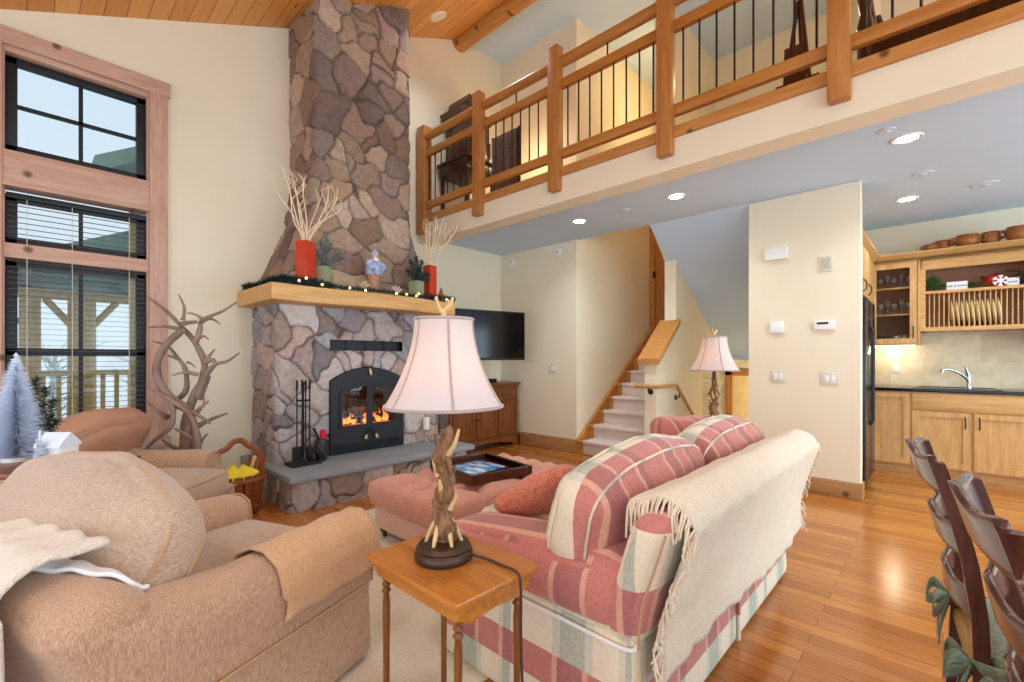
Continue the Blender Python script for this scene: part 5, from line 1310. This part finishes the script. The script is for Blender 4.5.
b = MB(); b.box((X0, UY, 1.53), (X0+.045, 7.02, 2.33)); b.box((X1-.02, UY, 1.53), (X1+.06, 7.02, 2.33)); b.box((X0, UY, 2.20), (X1+.06, UY+.03, 2.33)); b.box((X0, UY, 2.30), (X1+.06, 7.02, 2.33)); b.box((X0, UY-.01, 1.53), (X1+.06, 7.02, 1.575), .003); b.box((X0, UY-.005, 1.935), (X1+.06, 7.02, 1.965), .003); b.build('carcass', mt['maplex'], ur, ang=0)
b = MB(); b.box((X0, 7.0, 1.55), (X1, 7.02, 2.31)); b.build('back_panel', mt['cabin'], ur, ang=0)
n = 19
for k in range(n):
    x = X0+.075+(X1-X0-.13)*k/(n-1); b = MB(); b.tube([(x, UY+.03, 1.57), (x, UY+.03, 1.94)], .0058, 8); b.build('dowel', mt['maple'], ur)
for k in range(10):
    x = X0+.075+(X1-X0-.13)*(4.5+k)/(n-1)-.0; b = MB()
    b.lathe([(0, 0), (.07, .002), (.11, .012), (.142, .022), (.145, .018), (.112, .006), (.07, -.004), (0, -.004)], (x-.006, UY+.13, 1.72), 26, M=R(0, math.radians(84), 0))
    tag(b.build('dinner_plate', mt['dish']), 'cream dinner plate standing in the alder plate rack', 'plate', 'plates in the rack')
b = MB(); b.prism([(UY-.06, 2.33), (UY-.06, 2.40), (UY-.09, 2.40), (UY-.09, 2.385), (7.05, 2.385), (7.02, 2.33)][0:1]+[(UY-.03, 2.33), (UY-.09, 2.385), (UY-.09, 2.40), (7.05, 2.40), (7.02, 2.33)], 'x', -.66, .72)
tag(b.build('crown_molding', mt['maplex'], None, ang=20), 'alder crown ledge along the top of the kitchen wall cabinets', 'crown ledge')
uw = thing('wall_cabinet', 'alder wall cabinet at the outer end beyond the plate rack', 'cabinet', (1.1, 6.88, 1.38)); b = MB(); b.box((.72, UY, 1.385), (1.5, 7.02, 2.33)); b.build('carcass', mt['maplex'], uw, ang=0); door_part(uw, .73, 1.49, 1.40, 2.31, UY, mt['maple'])
b = MB(); b.box((-.6, UY+.03, 1.368), (-.22, UY+.09, 1.384), .003); tag(b.build('under_cabinet_light', emis('under_cabinet_glow', (1, .9, .72, 1), 5)), 'slim lit strip light under the wire mesh cabinet', 'light')
# pots on the ledge
for k, (x, r, hgt, lab) in enumerate(((-.09, .075, .085, 'smallest terracotta pot lying at the fridge end of the cabinet ledge'), (.0, .075, .13, 'tall terracotta pot second from the fridge on the cabinet ledge'), (.19, .11, .15, 'wide terracotta pot with looped handles in the middle of the cabinet ledge'), (.36, .085, .16, 'upright terracotta pot right of the wide pot on the cabinet ledge'), (.55, .11, .17, 'largest terracotta pot at the outer end of the cabinet ledge'))):
    y = 6.74+.05*(k % 2); r *= .86; hgt *= .82; t = thing('terracotta_pot', lab, 'pot', (x, y, 2.40), 0, 'terracotta pots on the ledge')
    b = MB(); b.lathe([(r*.7, 0), (r, hgt*.35), (r*.98, hgt*.7), (r*.85, hgt*.9), (r*.95, hgt), (r*.85, hgt), (r*.8, hgt*.8), (0, hgt*.2)], (x, y, 2.40), 22); b.build('body', mt['pot'], t)
    for s in (-1, 1):
        b = MB(); b.tube(spline([(x+s*r*.9, y, 2.40+hgt*.85), (x+s*r*1.3, y-.01, 2.40+hgt*.82), (x+s*r*1.3, y-.01, 2.40+hgt*.5), (x+s*r*.95, y, 2.40+hgt*.42)], 4), .009, 8); b.build('handle', mt['pot'], t)
# display shelf things
def sign(name, lab, x0, x1, y, z, h, text, size, m, tm, cat='sign'):
    t = thing(name, lab, cat, ((x0+x1)/2, y, z)); b = MB(); b.box((x0, y, z), (x1, y+.015, z+h), .002); b.build('board', m, t)
    c = bpy.data.curves.new('lettering', 'FONT'); c.body = text; c.size = size; c.align_x = 'CENTER'; c.align_y = 'CENTER'; c.extrude = .001; c.materials.append(tm)
    q = bpy.data.objects.new('lettering_curve', c); me = bpy.data.meshes.new_from_object(q); bpy.data.objects.remove(q); o = bpy.data.objects.new('lettering', me); COL.objects.link(o); o.parent = t; o.location = (0, -.003, h/2); o.rotation_euler = (PI/2, 0, 0); return t
mt['ink'] = plain('dark_ink', lin(60, 60, 70), .7)
sign('shelf_sign', 'white shelf sign reading Let it snow above the plate rack', .03, .19, UY+.03, 1.965, .085, 'Let it snow', .034, mt['white'], mt['ink'])
sign('shelf_card', 'small white lettered card behind the snowflake on the display shelf', .47, .555, UY+.035, 1.965, .08, 'snow', .03, mt['white'], mt['ink'], 'card')
t = thing('snowflake_ornament', 'white snowflake ornament leaning in front of the red pot on the display shelf', 'ornament', (.425, UY+.01, 1.965))
b = MB()
for k in range(3):
    q = PI*k/3+.5; c, s = math.cos(q)*.055, math.sin(q)*.055; b.tube([(.425-c, UY+.02, 2.022-s), (.425+c, UY+.02, 2.022+s)], .009, 8)
    for sg in (1, -1):
        for w in (.6, -.6): b.tube([(.425+sg*c*.55, UY+.02, 2.022+sg*s*.55), (.425+sg*(c*.55)+.028*math.cos(q+w)*sg, UY+.02, 2.022+sg*s*.55+.028*math.sin(q+w)*sg)], .006, 6)
b.build('snowflake_arms', mt['white'], t)
t = thing('red_kettle', 'red enamel pot with a dark looped handle on the display shelf', 'pot', (.40, 6.87, 1.965))
b = MB(); b.lathe([(.06, 0), (.085, .03), (.09, .08), (.07, .12), (.03, .135), (.012, .15), (0, .155)], (.40, 6.87, 1.965), 22); b.build('body', plain('red_enamel', lin(190, 34, 26), .25), t)
b = MB(); b.tube(spline([(.48, 6.87, 2.04), (.55, 6.86, 2.08), (.56, 6.86, 2.12), (.47, 6.87, 2.13)], 5), .006, 6); b.build('handle', mt['bronze'], t); b = MB(); b.tube(spline([(.33, 6.87, 2.06), (.29, 6.87, 2.10)], 4), taper(.014, .009, 5), 8); b.build('spout', mt['bronze'], t)
sprig('pine_sprig', 'green pine sprig at the fridge end of the display shelf', (-.10, 6.80, 1.967), [(.0, -.02, .14), (.06, -.02, .11), (-.02, -.03, .11), (.03, .01, .15), (.1, -.02, .05)], plain('fresh_needles', lin(76, 106, 50), .7, var=.3, scale=30), 'shelf sprigs', .05, 10, 31)
sprig('pine_sprig', 'green pine garland piece lying along the middle of the display shelf', (.20, 6.79, 1.972), [(.07, -.02, .03), (.14, -.02, .02), (.02, -.02, .04)], plain('moss_needles', lin(84, 96, 54), .7, var=.3, scale=30), 'shelf sprigs', .03, 8, 32)
sprig('pine_sprig', 'green pine sprig at the outer end of the display shelf', (.585, 6.80, 1.967), [(.0, -.02, .08), (.02, -.02, .10), (-.03, -.03, .06)], plain('dull_needles', lin(78, 92, 62), .7, var=.3, scale=30), 'shelf sprigs', .04, 8, 33)
# refrigerator and the cabinet over it
fg = thing('refrigerator', 'black refrigerator seen edge on in the niche behind the pier', 'refrigerator', (-.95, 5.55, 0))
b = MB(); b.box((-1.25, 5.16, .02), (-.58, 5.98, 1.80), .01); b.build('cabinet_body', mt['fridge'], fg)
for y0, y1, yh in ((5.17, 5.56, 5.52), (5.58, 5.97, 5.62)):
    b = MB(); b.box((-.575, y0, .08), (-.505, y1, 1.79), .015); o = b.build('door', mt['fridge'], fg)
    b = MB(); b.tube([(-.505, yh, .6), (-.485, yh, .64), (-.485, yh, 1.5), (-.505, yh, 1.54)], .010, 8); b.build('handle', mt['black'], o)
uf = thing('wall_cabinet', 'alder cabinet above the black refrigerator', 'cabinet', (-.9, 5.6, 1.84)); b = MB(); b.box((-1.25, 5.16, 1.84), (-.575, 6.66, 2.33)); b.build('carcass', mt['maplex'], uf, ang=0)
for y0, y1 in ((5.17, 5.56), (5.58, 5.97)):
    b = MB(); b.box((-.575, y0, 1.85), (-.555, y1, 2.32), .004); o = b.build('door', mt['maple'], uf)
    yh = y1-.05; b = MB(); b.tube(spline([(-.555, yh, 1.88), (-.532, yh, 1.91), (-.532, yh, 1.97), (-.555, yh, 2.0)], 4), .006, 8); b.build('handle', mt['bronze'], o)
b = MB(); b.prism([(-.575, 2.33), (-.52, 2.385), (-.52, 2.40), (-.66, 2.40), (-.66, 2.33)], 'y', 5.16, 6.62); b.build('crown', mt['maplex'], uf)

# ================================================================== DINING CHAIRS (backs along the right edge)
def dining_chair(label, x, y, rz):
    t = thing('dining_chair', label, 'chair', (x, y, 0), rz, 'cherry ladder-back dining chairs')
    # local: +x is the way it faces, back posts near x=0 at y = +-0.2
    def bx(z): return .03-.09*max(0, (z-.45)/.58)**1.6+.012*math.sin(max(0, z-.45)*6)-.02*max(0, (.45-z)/.45)
    for s in (1, -1):
        vs = []; fs = []; zz = [0, .2, .4, .5, .62, .74, .84, .93, .975]
        for z in zz:
            w = .014; dp = .015
            for a, c in ((-1, -1), (1, -1), (1, 1), (-1, 1)): vs.append((bx(z)+a*dp, s*.20+c*w, z))
        for i in range(len(zz)-1):
            for k in range(4): fs.append((i*4+k, i*4+(k+1) % 4, i*4+4+(k+1) % 4, i*4+4+k))
        fs += [(3, 2, 1, 0), tuple(range(len(zz)*4-4, len(zz)*4))]
        b = MB(); b.add(vs, fs); b.build('back_post', mt['chair'], t, L=True, ang=35)
        b = MB(); b.lathe([(.014, 0), (.018, .05), (.021, .3), (.021, .455)], (.44, s*.215, 0), 12); b.build('leg', mt['chair'], t, L=True)
    for zc, hh in ((.94, .09), (.785, .075), (.635, .07)):
        def sl(a, c):
            yv = -.19+.38*a; u = 2*a-1
            top = hh*(.5+.10*math.cos(u*PI*2)+(.16*math.cos(u*PI) if hh > .09 else .08*math.cos(u*PI))); bot = -hh*(.42-.10*math.cos(u*PI))
            z = zc+bot+(top-bot)*c
            return Vector((bx(z)-.036*(1-u*u)-.002, yv, z))
        b = MB(); b.grid(sl, 24, 6); b.build('back_slat', mt['chair'], t, L=True, ang=60, thick=.012)
    b = MB(); b.rbox((.235, 0, .455), (.43, .46, .045), .02, (0, 0, -.006), seg=8, fn=lambda p: Vector((p.x, p.y*(1+.25*p.x), p.z))); b.build('rush_seat', mt['rush'], t, L=True)
    b = MB()
    for z in (.14, .28):
        for s in (1, -1): b.tube([(.02, s*.2, z), (.44, s*.215, z+.01)], .010, 8)
    b.tube([(.44, -.215, .2), (.44, .215, .2)], .011, 8); b.tube([(.44, -.215, .32), (.44, .215, .32)], .011, 8); b.tube([(.02, -.2, .24), (.02, .2, .24)], .010, 8); b.build('stretcher', mt['chair'], t, L=True)
    return t
def seat_pad(label, ch, seed):
    M = chain(ch)
    p = thing('seat_cushion', label, 'cushion', M @ Vector((.25, 0, .48)), ch.rotation_euler.z, 'sage seat pads')
    b = MB(); b.M = Matrix.Identity(4); b.rbox((0, 0, .022), (.40, .41, .045), .02, (0, 0, .012), seg=10, fn=crumple(.006, 8, seed)); b.build('pad', mt['sage'], p, L=True, ang=60)
    rn = random.Random(seed)
    for s in (1, -1):
        b = MB(); q = Vector((-.185, s*.20, .015))
        def rib(pts, w, n=5):
            sp = spline(pts, n); vs = []; fs = []
            for i, v in enumerate(sp):
                ww = w*(.8+.5*math.sin(PI*i/len(sp))); vs += [v+Vector((0, -ww*.5, ww)), v+Vector((0, ww*.5, -ww))]
            for i in range(len(sp)-1): fs.append((2*i, 2*i+1, 2*i+3, 2*i+2))
            b.add(vs, fs)
        rib([q+Vector((.06, 0, .0)), q+Vector((.0, s*.03, .01)), q+Vector((-.05, 0, .0)), q+Vector((-.02, -s*.03, .01)), q+Vector((.04, -s*.03, .0))], .018)
        rib([q+Vector((-.05, 0, 0)), q+Vector((-.085, s*.03, .03)), q+Vector((-.10, s*.02, -.02)), q+Vector((-.05, 0, 0))], .016)
        rib([q+Vector((-.05, 0, 0)), q+Vector((-.085, -s*.05, .02)), q+Vector((-.09, -s*.06, -.03)), q+Vector((-.05, 0, 0))], .016)
        rib([q+Vector((-.05, 0, 0)), q+Vector((-.075, s*.02, -.07)), q+Vector((-.07, s*.03, -.15))], .020); rib([q+Vector((-.05, 0, 0)), q+Vector((-.07, -s*.03, -.06)), q+Vector((-.075, -s*.02, -.13))], .018)
        b.build('fabric_tie', mt['sage'], p, L=True, ang=80, thick=.004)
DC = []
for i, (x, y, rz, lab) in enumerate(((.018, 1.745, math.radians(5), 'cherry ladder-back dining chair farthest along the row, nearest the kitchen'), (.105, 1.20, math.radians(4), 'cherry ladder-back dining chair in the middle of the row'), (.155, .70, math.radians(4), 'cherry ladder-back dining chair nearest the viewer at the picture edge'))):
    if i == 0: c = dining_chair(lab, x, y, rz)
    else:
        c = dup(DC[0]); c.location = (x, y, 0); c.rotation_euler = (0, 0, rz); c['label'] = lab
    DC.append(c)
    seat_pad(('sage green tie-on cushion on the dining chair nearest the kitchen', 'sage green tie-on cushion on the middle dining chair', 'sage green tie-on cushion on the dining chair nearest the viewer')[i], c, i+1)

# ================================================================== LOFT FURNITURE
t = thing('writing_desk', 'dark carved wooden desk with a scrolled top in the loft corner behind the rail', 'desk', (-4.62, 3.98, 3.0))
b = MB(); b.box((-4.86, 3.74, 3.62), (-4.30, 4.26, 3.76), .01); b.box((-4.88, 3.72, 3.76), (-4.26, 4.28, 3.80), .01)
for x in (-4.82, -4.34):
    for y in (3.78, 4.22): b.lathe([(.02, 0), (.03, .05), (.018, .12), (.03, .2), (.025, .5), (.03, .63)], (x, y, 3.0), 10)
b.box((-4.82, 3.78, 3.14), (-4.34, 4.22, 3.18)); b.build('body', mt['dark'], t)
b = MB(); b.box((-4.86, 3.86, 3.80), (-4.42, 4.22, 4.36), .01)
for k in range(5): b.tube([(-4.40, 3.84+k*.1, 3.80), (-4.40, 3.84+k*.1, 4.1)], .012, 6)
b.build('hutch', mt['dark'], t)
b = MB(); b.prism([(3.80, 4.36), (4.30, 4.36), (4.34, 4.44), (4.2, 4.47), (4.08, 4.52), (3.99, 4.64), (3.92, 4.66), (3.90, 4.58), (3.94, 4.5), (3.76, 4.46)], 'x', -4.86, -4.44); b.build('scrolled_pediment', mt['tray'], t)
qr = thing('blanket_rack', 'dark wooden rack in the loft draped with a brown plaid blanket', 'rack', (-3.98, 4.1, 3.0))
b = MB()
for x in (-4.20, -3.74): b.tube([(x, 4.1, 3.0), (x, 4.1, 4.06)], .016, 8); b.box((x-.02, 3.95, 3.0), (x+.02, 4.25, 3.04))
for z in (4.04, 3.7): b.tube([(-4.20, 4.1, z), (-3.74, 4.1, z)], .014, 8)
b.build('rack_frame', mt['dark'], qr)
b = MB()
b.grid(lambda a, c: Vector((-4.18+.42*a, 4.1-.03*(1 if c < .5 else -1)+(0 if abs(c-.5) > .02 else .03*math.copysign(1, .5-c))+.008*math.sin(a*14+c*3), 4.065-abs(c-.5)*2*.80)), 20, 30)
tag(b.build('plaid_blanket', mt['plaidblanket'], None, ang=80, thick=.02), 'brown plaid blanket hanging on the dark rack in the loft', 'blanket')
dk = thing('easel', 'small dark folding easel standing in the loft above the pier', 'easel', (-.85, 4.3, 3.0))
for p0, p1 in (((-.98, 4.2, 3.0), (-.86, 4.32, 4.15)), ((-.72, 4.2, 3.0), (-.84, 4.32, 4.15)), ((-.85, 4.55, 3.0), (-.85, 4.33, 4.1))):
    b = MB(); b.tube([p0, p1], .016, 8); b.build('leg', mt['dark'], dk)
b = MB(); b.box((-1.0, 4.22, 3.42), (-.70, 4.26, 3.46)); b.build('ledge', mt['dark'], dk)
b = MB(); b.cb((-.87, 4.27, 3.62), (.16, .03, .32), .006, R(-.15, 0, 0)); tag(b.build('wooden_box', mt['tray']), 'brown wooden board resting on the loft easel', 'board')
bd = thing('daybed', 'dark turned-post wooden daybed close behind the balcony rail above the kitchen', 'daybed', (.3, 4.0, 3.0))
b = MB(); b.box((-.38, 3.86, 3.16), (2.2, 3.90, 3.36), .01); b.box((-.38, 4.7, 3.16), (2.2, 4.74, 3.36), .01); b.box((-.38, 3.88, 3.2), (2.2, 4.72, 3.24)); b.build('side_rail', mt['dark'], bd)
for x, y in ((-.38, 3.88), (-.38, 4.72), (2.2, 3.88), (2.2, 4.72)):
    b = MB(); b.lathe([(.03, 0), (.045, .06), (.025, .12), (.045, .16), (.045, .36), (.03, .40), (.05, .47), (.028, .56), (.045, .66), (.022, .78), (.045, .9), (.02, 1.0)], (x, y, 3.0), 14); b.build('post', mt['dark'], bd)
b = MB(); b.tube(spline([(-.38, 3.88, 3.9), (-.38, 4.1, 3.75), (-.38, 4.5, 3.75), (-.38, 4.72, 3.9)], 5), .025, 8)
for k in range(6): b.tube([(-.38, 4.0+k*.12, 3.3), (-.38, 4.0+k*.12, 3.77)], .012, 6)
b.build('headboard', mt['dark'], bd)
b = MB(); b.rbox((.9, 4.3, 3.32), (2.4, .76, .16), .05, seg=8); b.build('mattress', mt['rosebase'], bd)

# ================================================================== OUTSIDE THE WINDOW
b = MB(); b.box((-30, -14, -1.6), (-5.3, 14, -1.5)); struct('ground_outside', b, mt['snow'], ang=0)
b = MB(); b.box((-9.2, -4, -.05), (-5.2, 1.9, .05)); struct('porch_deck', b, mt['roofu'], ang=0)
def d2(u, x):
    t = (u-512)/457; c, s = math.cos(math.radians(43.3)), math.sin(math.radians(43.3))
    return x*(-t*s-c)/(s-t*c)
pr = thing('porch_roof', 'grey teal boarded porch roof over the deck outside the window', 'porch roof', (-7.2, -1.2, 2.1))
b = MB(); b.prism([(-9.0, 2.12), (-7.4, 2.32), (-7.4, 2.40), (-9.0, 2.22)], 'y', -4.2, 1.25); b.build('roof_boards', mt['roofu'], pr)
for y in (-2.2, -1.1, 0, .9):
    b = MB(); b.prism([(-8.95, 2.04), (-7.45, 2.22), (-7.45, 2.315), (-8.95, 2.13)], 'y', y-.04, y+.04); b.build('rafter', mt['roofu'], pr)
b = MB(); b.box((-8.30, -4, 1.99), (-8.10, 1.3, 2.10), .01); b.build('beam', mt['log'], pr)
ya, yb = d2(50, -7), d2(126, -7); b = MB(); b.prism([(ya, 2.28), (yb+1, 2.28), (yb+1, 3.0), (yb, 2.72), (ya, 2.42)], 'x', -7.5, -6.9); b.build('gable', mt['siding'], pr)
for u, x, r, lab in ((30, -8.2, .10, 'pale log porch post standing farthest left outside the window'), (82, -8.2, .145, 'thick pale log porch post in the middle outside the window')):
    y = d2(u, x); t = thing('porch_post', lab, 'post', (x, y, .05), 0, 'log porch posts')
    b = MB(); b.tube([(x, y, .05), (x, y, 1.99)], [r, r*.95], 16); b.build('shaft', mt['log'], t)
    for s in ((-1,) if u == 30 else (-1, 1)):
        b = MB(); b.tube([(x, y+s*.1, 1.66), (x, y+s*.34, 1.99)], .04, 8); b.build('brace', mt['log'], t)
rl = thing('porch_railing', 'pale wooden porch railing with square pickets outside the window', 'railing', (-7.9, -.6, .05))
b = MB(); b.box((-7.95, -3.5, 1.02), (-7.85, 1.2, 1.09)); b.build('top_rail', mt['log'], rl)
b = MB(); b.box((-7.94, -3.5, .17), (-7.86, 1.2, .23)); b.build('bottom_rail', mt['log'], rl)
for k in range(34):
    b = MB(); y = -3.4+k*.135; b.box((-7.92, y, .22), (-7.88, y+.045, 1.03)); b.build('picket', mt['log'], rl)
hw = thing('house_wing', 'teal sided wing of the house with a wooden corner board outside the window', 'house wing', (-5.9, 1.3, 0))
b = MB(); b.box((-6.4, .83, -1.5), (-5.3, 2.4, 3.0)); b.build('siding', mt['siding'], hw, ang=0)
b = MB(); b.box((-6.46, .76, -1.5), (-6.36, .86, 3.0), .005); b.build('corner_board', mt['log'], hw)
b = MB(); b.prism([(.42, 3.08), (.50, 2.98), (2.6, 4.3), (2.6, 4.42)], 'x', -6.8, -5.6); b.build('roof', mt['siding'], hw)
rn = random.Random(8)
for k in range(14):
    x = -16-3.2*(k % 3); y = -14+k*2.4; hh = rn.uniform(2.2, 3.4)
    t = thing('bare_tree', 'grey leafless tree in the frosty wood beyond the porch', 'tree', (x, y, -1.5), 0, 'bare trees beyond the porch')
    b = MB(); b.tube([(x, y, -1.5), (x+.1, y, -1.5+hh*.6), (x, y+.1, -1.5+hh*1.05)], [.12, .08, .02], 7)
    b.build('trunk', mt['bush'], t)
    b = MB()
    for q in range(90):
        z = -1.5+hh*rn.uniform(.12, 1.0); a = rn.uniform(0, 2*PI); L = rn.uniform(.5, 1.2)
        b.tube([(x, y, z), (x+L*.7*math.cos(a), y+L*math.sin(a), z+L*.55)], [.02, .006], 4)
    b.build('branches', mt['bush'], t)
